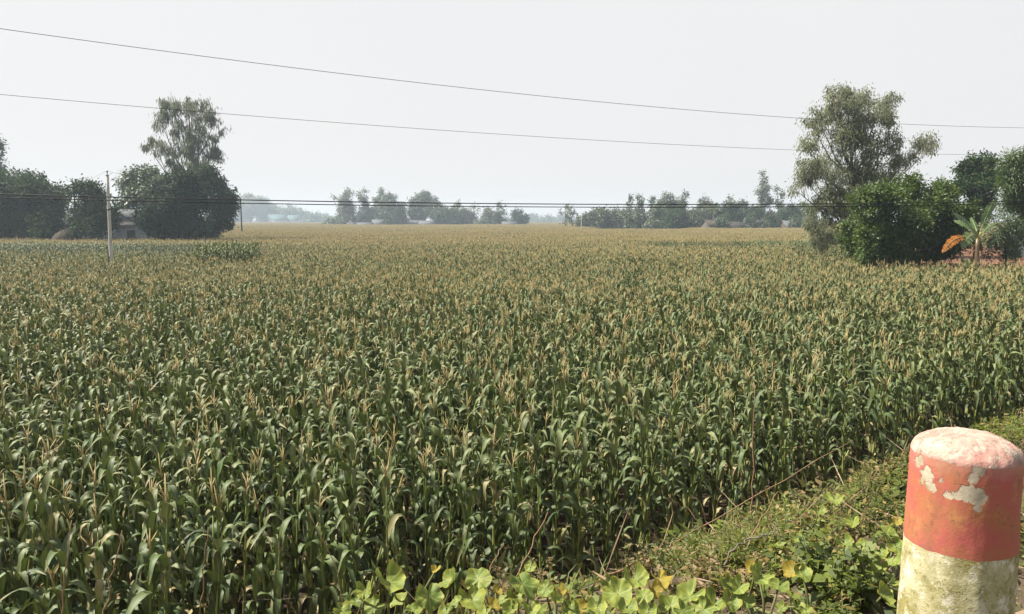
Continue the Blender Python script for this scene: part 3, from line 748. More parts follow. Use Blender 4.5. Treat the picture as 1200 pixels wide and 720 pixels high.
def house(px, Y, w, d, eave, ridge, rz, wm_, rm, label, name="village_house", base=0.0, openings=((-.25, 'window'), (.2, 'door'), (.36, 'window')), veranda=False, group=None, lift=0):
    X = (px - 600) / FPX * Y
    t = thing(name, (X, Y, base), label, "house", group, rz)
    mb = MB(); x, y = w / 2, d / 2
    V = [(-x, -y, 0), (x, -y, 0), (x, y, 0), (-x, y, 0), (-x, -y, eave), (x, -y, eave), (x, y, eave), (-x, y, eave), (-x, 0, ridge), (x, 0, ridge)]
    mb.add(V, [[0, 1, 5, 4], [2, 3, 7, 6], [1, 2, 6, 5], [3, 0, 4, 7], [5, 6, 9, 5], [7, 4, 8, 7]]); mb.build("wall", M[wm_], t)
    mb = MB(); ov = .45; k = (ridge - eave) / y; e = eave - k * ov
    for s in (-1, 1):
        V = [(-x - ov, s * (y + ov), e + .03), (x + ov, s * (y + ov), e + .03), (x + ov, 0, ridge + .03), (-x - ov, 0, ridge + .03)]
        V += [(a_, b_, c_ + .05) for a_, b_, c_ in V]
        mb.add(V, [[0, 1, 2, 3], [4, 7, 6, 5], [0, 4, 5, 1], [1, 5, 6, 2], [3, 2, 6, 7], [0, 3, 7, 4]])
    mb.tube([(-x - ov, 0, ridge + .09), (x + ov, 0, ridge + .09)], .07, 6)
    mb.build("roof", M[rm], t)
    for u, ty in openings:
        mb = MB(); hh, zz, ww = (1.9, .98, .95) if ty == 'door' else (1.0, 1.45 + lift, 1.0)
        mb.box((u * w, -y - .02, zz), (ww, .08, hh)); o_ = mb.build(ty, M['dark_open'], t)
        f = MB()
        for q in (-1, 1): f.box((u * w + q * (ww / 2 + .04), -y - .03, zz), (.08, .12, hh + .16))
        f.box((u * w, -y - .03, zz + hh / 2 + .04), (ww, .11, .08)); f.build("frame", M['wood'], o_)
    if veranda:
        mb = MB(); V = [(-x - .3, -y - 2.0, eave - .75), (x + .3, -y - 2.0, eave - .75), (x + .3, -y - .02, eave - .2), (-x - .3, -y - .02, eave - .2)]
        V += [(a_, b_, c_ + .06) for a_, b_, c_ in V]
        mb.add(V, [[0, 1, 2, 3], [4, 7, 6, 5], [0, 4, 5, 1], [1, 5, 6, 2], [2, 6, 7, 3], [0, 3, 7, 4]]); mb.build("veranda_roof", M['rust_tin'], t)
        for q in (-1, -.33, .33, 1):
            mb = MB(); mb.tube([(q * x, -y - 1.85, 0), (q * x, -y - 1.85, eave - .72)], .07, 8); mb.build("veranda_post", M['bark'], t)
    return t
house(72, 112, 9.0, 5.5, 4.1, 6.2, R(8), 'whitewash', 'tin', "whitewashed shed with grey tin roof behind the ragged tree", "tin_roofed_shed", openings=((-.35, 'door'), (.1, 'window')))
house(150, 110, 5.2, 4.6, 4.9, 6.3, R(84), 'blue_wash', 'white_tin', "pale two level gabled house behind the concrete pole", "gabled_house", openings=((-.25, 'window'),))
house(150, 106, 7.5, 3.0, 4.0, 4.35, R(0), 'blue_wash', 'rust_tin', "low pale blue outbuilding with dark window before the gabled house", "low_outbuilding", openings=((.2, 'window'), (-.3, 'door')), lift=1.25)
house(1246, 52, 6.0, 4.0, 2.0, 3.1, R(10), 'tin', 'tin', "grey tin walled house at the picture's edge behind the loose shrub", "tin_house", base=2.05, openings=((.1, 'door'),))
house(416, 424, 7, 5, 2.0, 3.4, 0, 'whitewash', 'rust_tin', "white walled hut under the first peak of the central grove")
house(429, 418, 8, 5, 2.3, 3.3, 0, 'whitewash', 'tin', "brightest white hut under the second peak of the central grove")
house(445, 424, 7, 5, 2.6, 5.0, R(12), 'mud', 'white_tin', "hut with pale roof between the second and third peak of the central grove")
house(486, 428, 11, 6, 2.8, 4.6, 0, 'blue_wash', 'tin', "blue grey shed under the wide crowned tree, left one of a pair")
house(502, 424, 9, 5, 2.6, 4.2, R(-6), 'blue_wash', 'white_tin', "blue grey shed under the wide crowned tree, right one of a pair")
house(597, 430, 8, 5, 2.4, 3.8, 0, 'mud', 'white_tin', "small pale hut under the last clump of the central grove")
house(327, 960, 22, 9, 5.0, 12.0, 0, 'whitewash', 'teal_tin', "hazy house with turquoise tin roof in the far left grove")
house(346, 965, 15, 9, 5.0, 11.0, 0, 'whitewash', 'teal_tin', "smaller hazy house with turquoise roof beside the darker round tree")
house(835, 243, 6.2, 5, 3.2, 4.7, R(15), 'mud', 'thatch', "brown mud walled hut below the palm", "mud_hut")
house(857, 247, 6.6, 5, 2.6, 4.2, 0, 'brick', 'rust_tin', "dark brown shed between the mud hut and the pale tin roof", "brown_shed")
house(885, 250, 8.0, 6, 2.6, 4.6, R(-5), 'blue_wash', 'white_tin', "long house with pale tin roof below the slender pale giant")
house(923, 252, 4.6, 6, 2.6, 4.5, R(5), 'brick', 'white_tin', "house with pale tin roof next to the olive low tree")

def haystack():
    Y = 99; X = (79 - 600) / FPX * Y
    t = thing("haystack", (X, Y, 0), "brown rounded haystack before the tin roofed shed", "haystack")
    mb = MB(); n = 28; g_ = random.Random(4); V = []; prof = [(1.55, 0), (1.75, .7), (1.8, 1.5), (1.55, 2.3), (1.1, 2.9), (.55, 3.3), (.08, 3.55)]
    for r, z in prof:
        for j in range(n): V.append((r * (1 + g_.uniform(-.06, .06)) * cos(2 * pi * j / n), r * (1 + g_.uniform(-.06, .06)) * sin(2 * pi * j / n), z + g_.uniform(-.06, .06) * (z > 0)))
    mb.add(V, [[i * n + j, i * n + (j + 1) % n, (i + 1) * n + (j + 1) % n, (i + 1) * n + j] for i in range(len(prof) - 1) for j in range(n)])
    mb.build("straw_heap", M['thatch'], t, smooth=True)
    mb = MB(); mb.tube([(0, 0, 3.4), (0, 0, 4.1)], .05, 6); mb.build("centre_pole", M['bark'], t)
haystack()

# ------------------------------------------------------------------ poles and wires
M['concrete'] = plain('pole_concrete', (.50, .48, .45), .9, .25, 2.5, .2)
def pole(px, Y, top, r0, r1, m, label, name="utility_pole", arm=True, lean=0):
    X = (px - 600) / FPX * Y; H = P(px, top, Y)[2]
    t = thing(name, (X, Y, 0), label, "pole")
    mb = MB(); z = np.linspace(0, H, 9); mb.tube(np.stack([lean * z / H, 0 * z, z], 1), r0 + (r1 - r0) * z / H, 14); mb.build("shaft", m, t, smooth=True)
    if arm:
        mb = MB(); mb.box((lean, -.02, H + .03), (.16, .16, .06)); mb.tube([(lean, 0, H + .03), (lean, 0, H + .22)], [.035, .03], 8); mb.tube([(lean, 0, H + .2), (lean, 0, H + .32)], [.06, .05], 10); mb.build("insulator", M['concrete'], t)
        mb = MB()
        for s in (): mb.box((lean * .7 + s * (r1 + .09), 0, H * .72), (.07, .05, .05)); mb.tube([(lean * .7 + s * (r1 + .12), 0, H * .72 - .1), (lean * .7 + s * (r1 + .12), 0, H * .72 + .1)], .045, 8)
        mb.tube([(lean * .7, 0, H * .72 - .06), (lean * .7, 0, H * .72 + .06)], r0 * .92, 14); mb.build("cable_bracket", M['steel_wire'], t)
    return t, np.array([X + lean, Y, H])
_, TOP1 = pole(130, 47, 206, .125, .085, M['concrete'], "pale concrete power pole standing in the maize before the left homestead", lean=.12)
_, TOP2 = pole(285, 156, 233, .16, .12, plain('dark_pole', (.06, .06, .06), .8), "thin dark power pole rising from the maize past the homestead's last tree", "power_pole")
pole(681, 288, 252, .22, .16, M['concrete'], "first white pole of the village grove, near the thin trees", "roadside_pole", False)
pole(733, 283, 251, .22, .16, M['concrete'], "second white pole of the village grove, below the pointed trees", "roadside_pole", False)
t = thing("stake", (P(126.5, 300, 46.5)[0], 46.5, 0), "short dark stake standing close beside the concrete pole", "stake")
mb = MB(); mb.tube([(0, 0, 0), (.02, 0, 1.4), (.0, 0, 2.75)], [.07, .06, .05], 8); mb.build("shaft", M['bark'], t)

def wire(pix, dep, r, m, label, ext=45, sagx=None):
    """a wire hung through points seen at pix with distances dep, continued beyond both ends"""
    p = [P(a_, b_, d_) for (a_, b_), d_ in zip(pix, dep)]; p = np.array(p)
    u = np.linalg.norm(np.diff(p[:, :2], axis=0), axis=1); u = np.concatenate([[0], np.cumsum(u)])
    q = np.linspace(-ext, u[-1] + ext, 90)
    X_ = np.polyval(np.polyfit(u, p[:, 0], 1), q); Y_ = np.polyval(np.polyfit(u, p[:, 1], 1), q)
    Z_ = np.polyval(np.polyfit(u, p[:, 2], 2), q)
    o0 = np.array([X_[0], Y_[0], Z_[0]])
    mb = MB(); mb.tube(np.stack([X_, Y_, Z_], 1) - o0, r, 6)
    return tag(mb.build("power_line", m, loc=tuple(o0), smooth=True), label, "wire")
def dline(pix, dl, dr):       # straight plan line between two distances, read at every pixel
    x0, x1 = P(0, 200, dl)[:2], P(1200, 200, dr)[:2]
    out = []
    for a_, b_ in pix:
        k = (a_ - 600) / FPX; dx, dy = x1 - x0
        s = (k * x0[1] - x0[0]) / (dx - k * dy); out.append(x0[1] + s * dy)
    return out
for pix, dl, dr, r, m, lab in (
    ([(0, 33), (300, 75), (600, 109), (940, 139), (1200, 150)], 22, 40, .0085, 'wire', "upper thin wire crossing the sky, highest of all"),
    ([(0, 111), (300, 136), (500, 152), (930, 176), (1200, 182)], 24, 43, .0075, 'wire', "lower thin wire crossing the sky below the highest wire"),
    ([(0, 228), (140, 231), (285, 234), (600, 240), (1000, 238), (1200, 236)], 21, 27, .017, 'wire', "upper of the two thick black cables along the tree line"),
    ([(0, 232), (140, 235), (285, 238), (600, 243.5), (1000, 241), (1200, 239)], 21, 27, .015, 'wire', "lower of the two thick black cables along the tree line"),
): wire(pix, dline(pix, dl, dr), r, M[m], lab, 30)
def span(a_, b_, sag, r, label):
    a_, b_ = np.array(a_), np.array(b_); t_ = np.linspace(0, 1, 24)[:, None]
    p = (b_ - a_) * t_ - np.array([0, 0, 1]) * sag * 4 * t_ * (1 - t_)
    mb = MB(); mb.tube(p, r, 5); tag(mb.build("service_wire", M['steel_wire'], loc=tuple(a_), smooth=True), label, "wire")
span(TOP1 + [0, 0, .3], P(66, 220, 104), .35, .008, "faint thin wire from the concrete pole's top to the broad rounded tree")
span(TOP1 + [0, 0, .3], TOP2 + [0, 0, .3], .7, .008, "faint thin wire linking the concrete pole to the thin dark pole")

# ------------------------------------------------------------------ banana plant
def banana():
    Y = 40.0; b = P(1143, 318, Y); X = b[0]
    t = thing("banana_plant", (X, Y, 0.0), "banana plant with torn green leaves and one hanging orange dead leaf", "banana plant")
    hub = P(1147, 280, Y) - [X, Y, 0]
    M['banana_leaf'] = leaf_mat('banana_leaf', (.09, .16, .06), (.16, .25, .09), rib=(.34, .38, .14), trans=.35, objvar=.3, dry=(.42, .15, .02), scale=.2)
    mb = MB(); zz = np.linspace(0, hub[2], 9)
    mb.tube([(.06 * sin(z * 1.2) + hub[0] * z / hub[2], 0, z) for z in zz], np.linspace(.17, .09, 9), 10, (.7, .5, .55)); 
    for k in range(8):       # hanging dry sheaths around the stem
        a_ = k * .9; z = 2.0 + (k % 4) * .35
        mb.leaves(np.array([[cos(a_) * .13 + hub[0] * z / hub[2], sin(a_) * .13, z + .5]]), np.array([[cos(a_) * .25, sin(a_) * .25, -1.]]), np.array([[cos(a_), sin(a_), .2]]), .75, .16, np.array([[.5, .5, .9]]))
    mb.build("stem", leaf_mat('banana_stem', (.10, .085, .035), (.15, .12, .045), dry=(.13, .075, .04), trans=.05, objvar=0), t, smooth=True)
    def blade(p0, p1, droop, W, dry, lab=None, torn=.8, seed=0):
        g_ = random.Random(seed); p0, p1 = np.array(p0), np.array(p1); n = 22
        tt = np.linspace(0, 1, n + 1)[:, None]; c = p0 + (p1 - p0) * tt - np.array([0, 0, 1]) * droop * 0 + np.array([0, 0, 1]) * droop * 4 * tt * (1 - tt)
        d = np.gradient(c, axis=0); d /= np.linalg.norm(d, axis=1, keepdims=True)
        s = np.cross(d, [0, -.75, .66]); s /= np.linalg.norm(s, axis=1, keepdims=True); nn = np.cross(s, d)
        mb = MB(); mb.tube(c, np.linspace(.035, .012, n + 1), 5, (.9, 0, dry * .6))
        w = W * np.sin(np.clip(tt[:, 0] * .96 + .06, 0, 1) * pi) ** .55 * .5
        for i in range(2, n):
            for sg in (-1, 1):
                gap = .8 if g_.random() < torn else 1.02
                k = g_.uniform(.8, 1.05); dz = g_.uniform(-.28, .1)
                a0 = c[i]; a1 = c[i] + (c[i + 1] - c[i]) * gap; e = sg * s[i] * w[i] * k; f_ = sg * s[i + 1] * w[i + 1] * k
                lift = nn[i] * w[i] * dz + d[i] * w[i] * .35
                mb.add([a0, a1, a1 + f_ + lift, a0 + e + lift], [[0, 1, 2, 3]], [(g_.random(), .2, dry * g_.uniform(.8, 1)), (.5, .2, dry), (.5, 1, min(1, dry * 1.1)), (.5, 1, min(1, dry * 1.1))])
        o_ = mb.build("leaf", M['banana_leaf'], t)
        if lab: tag(o_, lab)
        return o_
    rel = lambda px, py, dy=0: P(px, py, Y + dy) - [X, Y, 0]
    blade(rel(1146, 276), rel(1117, 250, -.4), .12, .5, .0, seed=1)
    blade(rel(1147, 275), rel(1118, 259, .8), .15, .46, .0, seed=2)
    blade(rel(1145, 272), rel(1138, 255, 1.0), .05, .36, .0, seed=3)
    blade(rel(1149, 272), rel(1165, 234, -.3), .08, .5, .0, seed=4)
    blade(rel(1146, 278), rel(1127, 291, -.6), .35, .66, .06, seed=5)
    blade(rel(1133, 280, -.3), rel(1104, 297, -.9), .34, .5, 1.0, "dead leaf dried to bright orange", .3, 6)
    blade(rel(1150, 275), rel(1172, 262, 1.3), .15, .36, .0, seed=7)
    mb = MB(); mb.tube([hub + [0, 0, -.3], hub + [0, 0, .1], hub + [.1, 0, .45]], [.10, .08, .03], 8, (.6, .5, .1)); mb.build("leaf_crown", leaf_mat('banana_crown', (.28, .26, .04), (.34, .31, .06), trans=.1, objvar=0), t, smooth=True)
    b2 = P(1136, 320, 39.3); t2 = thing("banana_sucker", (b2[0], 39.3, 0), "young bright green banana sucker at the foot of the banana plant", "banana plant")
    t_old, X0 = t, X
    for k, (px, py) in enumerate(((1127, 302), (1133, 304), (1140, 302), (1146, 308))):
        c0 = P(1136, 318, 39.3) - [b2[0], 39.3, 0]; c1 = P(px, py, 39.3 + (k % 2) * .4) - [b2[0], 39.3, 0]
        mb = MB(); n = 8; tt = np.linspace(0, 1, n + 1)[:, None]; c = c0 + (c1 - c0) * tt
        w = .34 * np.sin(np.clip(tt[:, 0] * .9 + .08, 0, 1) * pi) ** .6 * .5; s = np.array([1, .3, 0.2]) / 1.06
        V = np.stack([c - s * w[:, None] + [0, .06, 0], c, c + s * w[:, None] + [0, .06, 0]], 1).reshape(-1, 3)
        mb.add(V, [[3 * i + j, 3 * i + j + 1, 3 * i + 4 + j, 3 * i + 3 + j] for i in range(n) for j in (0, 1)], np.tile([[.9, 1, 0], [.9, 0, 0], [.9, 1, 0]], (n + 1, 1)))
        mb.build("leaf", M['leaf_fresh'], t2)
    mb = MB(); mb.tube([(0, 0, 0), (0, 0, 1.2), P(1136, 318, 39.3) - [b2[0], 39.3, 0]], [.08, .06, .04], 8, (.6, .5, .2)); mb.build("stem", M['maize_stalk'], t2, smooth=True)
banana()

# ------------------------------------------------------------------ guard post
def guard_post():
    D = 1.5; cx, cy_ = .941, 1.5
    zb = bank_z(cx, cy_) - .12; zr = EYE - .479; zband = EYE - .668
    t = thing("guard_post", (cx, cy_, zb), "weathered concrete roadside guard post with red band above a mossy white shaft", "guard post")
    n = 128
    def rad(z, a):
        u = (zr - z) / 1.0
        r = .1010 + .017 * u
        return r + .0020 * noise.noise(Vector((cos(a) * 3, sin(a) * 3, z * 9))) + .0007 * noise.noise(Vector((cos(a) * 14, sin(a) * 14, z * 40)))
    def rings(zs, rf=rad, zf=lambda z, a: z):
        mb = MB(); V = []
        for z in zs:
            for j in range(n):
                a = 2 * pi * j / n; r = rf(z, a); V.append((r * cos(a), r * sin(a), zf(z, a) - zb))
        mb.add(V, [[i * n + j, i * n + (j + 1) % n, (i + 1) * n + (j + 1) % n, (i + 1) * n + j] for i in range(len(zs) - 1) for j in range(n)])
        return mb
    band_edge = lambda z, a: z + (.0035 * sin(a + 2.2) + .0011 * noise.noise(Vector((cos(a) * 22, sin(a) * 22, 1))) + .0018 * noise.noise(Vector((cos(a) * 6, sin(a) * 6, 4))))
    def zf(z, a):
        w = max(0, 1 - abs(z - zband) / .06); return z * (1 - w) + band_edge(z, a) * w
    rim = lambda a: .004 * noise.noise(Vector((cos(a) * 4, sin(a) * 4, 9))) + .0025 * noise.noise(Vector((cos(a) * 15, sin(a) * 15, 2)))
    def zfr(z, a):
        w = max(0, 1 - (zr - z) / .04) if z > zr - .04 else 0
        return zf(z, a) + w * rim(a)
    # materials
    m, Nn, L, out = mat('mossy_limewash')
    n1 = tex(Nn, L, 9, 6, .65); n2 = tex(Nn, L, 70, 5, .75); n3 = tex(Nn, L, 26, 5, .7)
    b = mixc(Nn, L, ramp(Nn, L, n1, .36, .62), (.23, .205, .07), (.455, .425, .262))
    b = mixc(Nn, L, mth(Nn, L, 'MULTIPLY', ramp(Nn, L, n3, .5, .64), .85), b, (.58, .55, .44))
    b = mixc(Nn, L, mth(Nn, L, 'MULTIPLY', ramp(Nn, L, n2, .55, .64), .8), b, (.17, .15, .05))
    b = mixc(Nn, L, mth(Nn, L, 'MULTIPLY', ramp(Nn, L, tex(Nn, L, 120, 4, .7), .6, .66), .8), b, (.58, .56, .47))
    princ(Nn, L, out, b, .92, .15, n2, .7, .004)
    rings(list(np.linspace(zb, zband - .06, 24)) + list(np.linspace(zband - .055, zband, 8)), zf=zf).build("shaft", m, t, smooth=True)
    m, Nn, L, out = mat('faded_red_paint')
    tc = Nn.new("ShaderNodeTexCoord").outputs['Object']
    n1 = tex(Nn, L, 13, 6, .65); n2 = tex(Nn, L, 80, 5, .7); n3 = tex(Nn, L, 30, 5, .65); nv = Nn.new("ShaderNodeTexNoise"); nv.inputs['Scale'].default_value = 34; nv.inputs['Detail'].default_value = 8; nv.inputs['Roughness'].default_value = .68; L.new(tc, nv.inputs['Vector'])
    b = mixc(Nn, L, ramp(Nn, L, n1, .38, .62), (.39, .098, .078), (.34, .128, .06))
    b = mixc(Nn, L, mth(Nn, L, 'MULTIPLY', ramp(Nn, L, n3, .52, .68), .5), b, (.42, .21, .07))
    b = mixc(Nn, L, mth(Nn, L, 'MULTIPLY', ramp(Nn, L, n2, .58, .7), .5), b, (.13, .07, .05))
    dv = Nn.new("ShaderNodeVectorMath"); dv.operation = 'SUBTRACT'; L.new(nv.outputs['Color'], dv.inputs[0]); dv.inputs[1].default_value = (.5, .5, .5)
    ds = Nn.new("ShaderNodeVectorMath"); ds.operation = 'SCALE'; L.new(dv.outputs[0], ds.inputs[0]); ds.inputs['Scale'].default_value = .05
    pv = Nn.new("ShaderNodeVectorMath"); pv.operation = 'ADD'; L.new(tc, pv.inputs[0]); L.new(ds.outputs[0], pv.inputs[1])
    chip = None
    def onpost(px, py):        # a point of the post's surface, in its own coordinates
        d = ray(px, py); best = None
        for k in np.linspace(1.2, 1.8, 600):
            q = np.array([0, 0, EYE]) + d * k
            if math.hypot(q[0] - cx, q[1] - cy_) <= rad(q[2], 0): return q - [cx, cy_, zb]
        return None
    for px, py, r in ((1077, 540, .013), (1086, 557, .017), (1092, 572, .012), (1081, 566, .010), (1147, 550, .014), (1141, 562, .014), (1133, 578, .019), (1146, 583, .017), (1122, 580, .013), (1112, 582, .009), (1104, 561, .006), (1148, 595, .008)):
        c = onpost(px, py)
        if c is None: continue
        dd = Nn.new("ShaderNodeVectorMath"); dd.operation = 'DISTANCE'; L.new(pv.outputs[0], dd.inputs[0]); dd.inputs[1].default_value = tuple(c)
        k = mth(Nn, L, 'SUBTRACT', 1.0, ramp(Nn, L, dd.outputs['Value'], r * .86, r * 1.06))
        chip = k if chip is None else mth(Nn, L, 'MAXIMUM', chip, k)
    cc = mixc(Nn, L, ramp(Nn, L, n3, .4, .65), (.44, .38, .29), (.30, .26, .18))
    zc_ = Nn.new('ShaderNodeSeparateXYZ'); L.new(tc, zc_.inputs[0])
    fade = ramp(Nn, L, mth(Nn, L, 'ADD', zc_.outputs[2], mth(Nn, L, 'MULTIPLY', mth(Nn, L, 'SUBTRACT', n3, .5), .12)), zr - zb - .045, zr - zb + .012)
    b = mixc(Nn, L, mth(Nn, L, 'MULTIPLY', fade, .5), b, (.44, .24, .19))
    small = ramp(Nn, L, tex(Nn, L, 46, 6, .75), .665, .69)
    chip = mth(Nn, L, 'MAXIMUM', chip, mth(Nn, L, 'MULTIPLY', small, .8))
    b = mixc(Nn, L, mth(Nn, L, 'MULTIPLY', ramp(Nn, L, tex(Nn, L, 7, 6, .7), .5, .72), .55), b, (.17, .105, .06))
    vo = Nn.new("ShaderNodeTexVoronoi"); vo.feature = 'DISTANCE_TO_EDGE'; vo.inputs['Scale'].default_value = 13; L.new(pv.outputs[0], vo.inputs['Vector'])
    crack = mth(Nn, L, 'MULTIPLY', mth(Nn, L, 'SUBTRACT', 1.0, ramp(Nn, L, vo.outputs['Distance'], .004, .016)), ramp(Nn, L, n1, .52, .6))
    b = mixc(Nn, L, mth(Nn, L, 'MULTIPLY', crack, .7), b, (.10, .06, .045))
    b = mixc(Nn, L, chip, b, cc)
    bh = mth(Nn, L, 'SUBTRACT', mth(Nn, L, 'MULTIPLY', n2, .5), chip)
    princ(Nn, L, out, b, .75, .3, bh, .7, .003)
    rings(list(np.linspace(zband, zr, 20)), zf=zfr).build("red_band", m, t, smooth=True)
    m, Nn, L, out = mat('faded_pink_cap')
    n1 = tex(Nn, L, 16, 6, .65); n2 = tex(Nn, L, 85, 5, .7); n3 = tex(Nn, L, 34, 5, .7)
    b = mixc(Nn, L, ramp(Nn, L, n1, .36, .66), (.39, .20, .17), (.40, .31, .255))
    b = mixc(Nn, L, mth(Nn, L, 'MULTIPLY', ramp(Nn, L, n3, .5, .62), .8), b, (.40, .36, .30))
    b = mixc(Nn, L, mth(Nn, L, 'MULTIPLY', ramp(Nn, L, n2, .54, .66), .85), b, (.17, .13, .10))
    b = mixc(Nn, L, mth(Nn, L, 'MULTIPLY', ramp(Nn, L, tex(Nn, L, 11, 7, .7), .52, .66), .75), b, (.20, .165, .125))
    princ(Nn, L, out, b, .9, .2, n1, .9, .012)
    zs = list(np.linspace(0, 1, 16))
    mb = MB(); V = []
    for u in zs:
        th = u * pi / 2
        for j in range(n):
            a = 2 * pi * j / n; r = rad(zr, a) * (cos(th) ** .85 if u < 1 else 0)
            lump = .004 * noise.noise(Vector((cos(a) * r * 40, sin(a) * r * 40, 3))) * min(1, u * 5) + .0025 * noise.noise(Vector((cos(a) * r * 110, sin(a) * r * 110, 7))) * min(1, u * 5)
            V.append((r * cos(a), r * sin(a), zr - zb + .044 * sin(th) ** 1.1 + rim(a) * (1 - u) + lump))
    mb.add(V, [[i * n + j, i * n + (j + 1) % n, (i + 1) * n + (j + 1) % n, (i + 1) * n + j] for i in range(len(zs) - 1) for j in range(n)])
    # a little knob of mortar on the rim
    a = R(128); kx, ky = .093 * cos(a), .093 * sin(a); q = np.linspace(0, 1, 6)
    mb.tube([(kx, ky, zr - zb - .004 + .014 * x) for x in q], .009 * np.sqrt(np.clip(1 - q ** 2, .02, 1)), 10)
    mb.build("cap", m, t, smooth=True)
guard_post()

# ------------------------------------------------------------------ plants on the bank
M['pumpkin'] = leaf_mat('pumpkin_leaf', (.060, .115, .018), (.21, .255, .045), dry=(.42, .33, .05), rib=(.33, .37, .12), ribmix=.6, spots=(.20, .15, .05), trans=.22, tcol=(.35, .42, .06), rough=.6, spec=.3, objvar=.6)
M['pumpkin_brown'] = leaf_mat('withered_leaf', (.22, .18, .03), (.42, .33, .05), dry=(.12, .06, .025), rib=(.45, .40, .16), trans=.35, rough=.7, spec=.2, objvar=.5)
M['weed'] = leaf_mat('weed_leaf', (.030, .056, .010), (.20, .245, .036), dry=(.34, .23, .08), trans=.35, rough=.6, objvar=.3)
M['weed_pale'] = leaf_mat('pale_weed_leaf', (.055, .065, .018), (.22, .205, .06), dry=(.26, .165, .08), trans=.35, rough=.7, objvar=.3)
M['vine'] = plain('vine_stem', (.13, .145, .05), .7, .3, 20)

def pumpkin_mesh(seed):
    rnd = random.Random(seed); mb = MB(); n, k = 50, 6; V, C_ = [], []
    ph = rnd.uniform(0, 6); cup = rnd.uniform(.1, .9); foldx = rnd.uniform(-.3, .5); bend = rnd.uniform(.2, 1.4)
    veins = [0, .95, -.95, 1.9, -1.9, 2.6, -2.6]
    for i in range(k + 1):
        for j in range(n):
            a = -pi + 2 * pi * (j + .5) / n
            lobe = .97 + .055 * cos(5 * a) + .02 * sin(13 * a + ph) + .025 * sin(3 * a + ph * 2)
            if abs(a) > 2.72: lobe *= max(.18, 1 - (abs(a) - 2.72) * 1.95)
            q = i / k; r = .5 * lobe * q
            x, y = r * cos(a) + .06, r * sin(a)
            vd = min(abs(a - v) * max(.05, q) for v in veins)
            z = cup * (r * r) * 1.6 + abs(y) * foldx + .028 * min(1, vd * 5) * q + .06 * sin(3 * a + ph) * q * q + .035 * sin(7 * a + ph * 2) * q ** 3 + .015 * sin(15 * a + ph) * q ** 3 - bend * max(0, x - .1) ** 2 + .5 * noise.noise(Vector((x * 4 + seed, y * 4, ph))) * .26 * q
            V.append((x, y, z)); C_.append((.25 + .5 * q, min(1, vd * 2.2), 0 if q < .95 else rnd.uniform(0, .45)))
    F = [[i * n + j, i * n + (j + 1) % n, (i + 1) * n + (j + 1) % n, (i + 1) * n + j] for i in range(k) for j in range(n)]
    mb.add(V, F, np.array(C_)); return mb
PL = [pumpkin_mesh(500 + i).mesh("pumpkin_leaf", M['pumpkin'], True) for i in range(7)]
PW = [pumpkin_mesh(520 + i).mesh("withered_leaf", M['pumpkin_brown'], True) for i in range(3)]
lrnd = random.Random(33)
def leaf_on(root, o, px, py, wpx, h, withered=False, lab=None, flat=None):
    p = bank_hit(px, py, h); size = wpx / FPX * p[1] * .86
    l = link("leaf", lrnd.choice(PW if withered else PL), root, tuple(p - o))
    tilt = lrnd.uniform(-.1, .6); az = lrnd.uniform(-pi, pi) if lrnd.random() < .45 else lrnd.uniform(-2.3, -.8)
    nrm = Vector((lrnd.uniform(-.7, .45), -tilt - .2, 1.0 if flat is None else flat)).normalized()
    q = nrm.to_track_quat('Z', 'Y'); l.rotation_mode = 'QUATERNION'
    from mathutils import Quaternion
    l.rotation_quaternion = q @ Quaternion((0, 0, 1), az); l.scale = (size, size, size)
    if lab: l["label"] = lab
    gz = bank_z(p[0], p[1]) + .02
    loc = Vector(p - o); foot = Vector((p[0] - o[0] + lrnd.uniform(-.06, .06), p[1] - o[1] + lrnd.uniform(-.06, .06), gz - o[2] - .02))
    inv = (Matrix.LocRotScale(loc, l.rotation_quaternion, l.scale)).inverted()
    att = loc + l.rotation_quaternion @ Vector((.05 * size, 0, 0))
    mid = (foot + att) / 2 + Vector((lrnd.uniform(-.03, .03), lrnd.uniform(-.03, .03), .02))
    mb = MB(); mb.tube([inv @ foot, inv @ mid, inv @ att], np.array([.006, .005, .004]) / size, 6); mb.build("leaf_stalk", M['vine'], l, smooth=True)
    return p
def vine(label, leaves, h0=.22):
    first = bank_hit(leaves[0][0], leaves[0][1], h0); o = np.array([first[0], first[1], bank_z(first[0], first[1])])
    t = thing("pumpkin_vine", o, label, "pumpkin vine", "pumpkin vines on the bank")
    ps = []
    for l in leaves:
        px, py, w = l[:3]; wi = len(l) > 3 and l[3]
        ps.append(leaf_on(t, o, px, py, w, h0 * lrnd.uniform(.6, 1.15), wi, "yellowed withered leaf" if wi else None))
    ps = np.array(ps); k = np.argsort(ps[:, 0]); pts_ = []
    for p in ps[k]: pts_.append((p[0] - o[0], p[1] - o[1], bank_z(p[0], p[1]) + .015 - o[2]))
    if len(pts_) > 1:
        pp = np.array(pts_); u = np.linspace(0, len(pp) - 1, len(pp) * 5); pp = np.stack([np.interp(u, np.arange(len(pp)), pp[:, q]) for q in range(3)], 1)
        pp[:, 2] = [bank_z(a_ + o[0], b_ + o[1]) + .02 - o[2] for a_, b_, _ in pp]
        mb = MB(); mb.tube(pp, .008, 6); mb.build("stem", M['vine'], t, smooth=True)
vine("pumpkin vine bearing the broadest bright green leaves, beside the front maize", [(455, 681, 46), (502, 697, 42), (429, 692, 28), (440, 711, 34), (529, 681, 32), (470, 706, 30), (523, 716, 22), (415, 704, 24), (485, 716, 26), (400, 716, 26)])
vine("pumpkin vine with two big upright leaves and yellow tips, below the short dry stalk", [(560, 681, 40), (552, 702, 40), (511, 668, 14, True), (581, 693, 18, True), (576, 711, 22, True), (600, 714, 24), (590, 703, 20), (535, 707, 24), (570, 718, 26)])
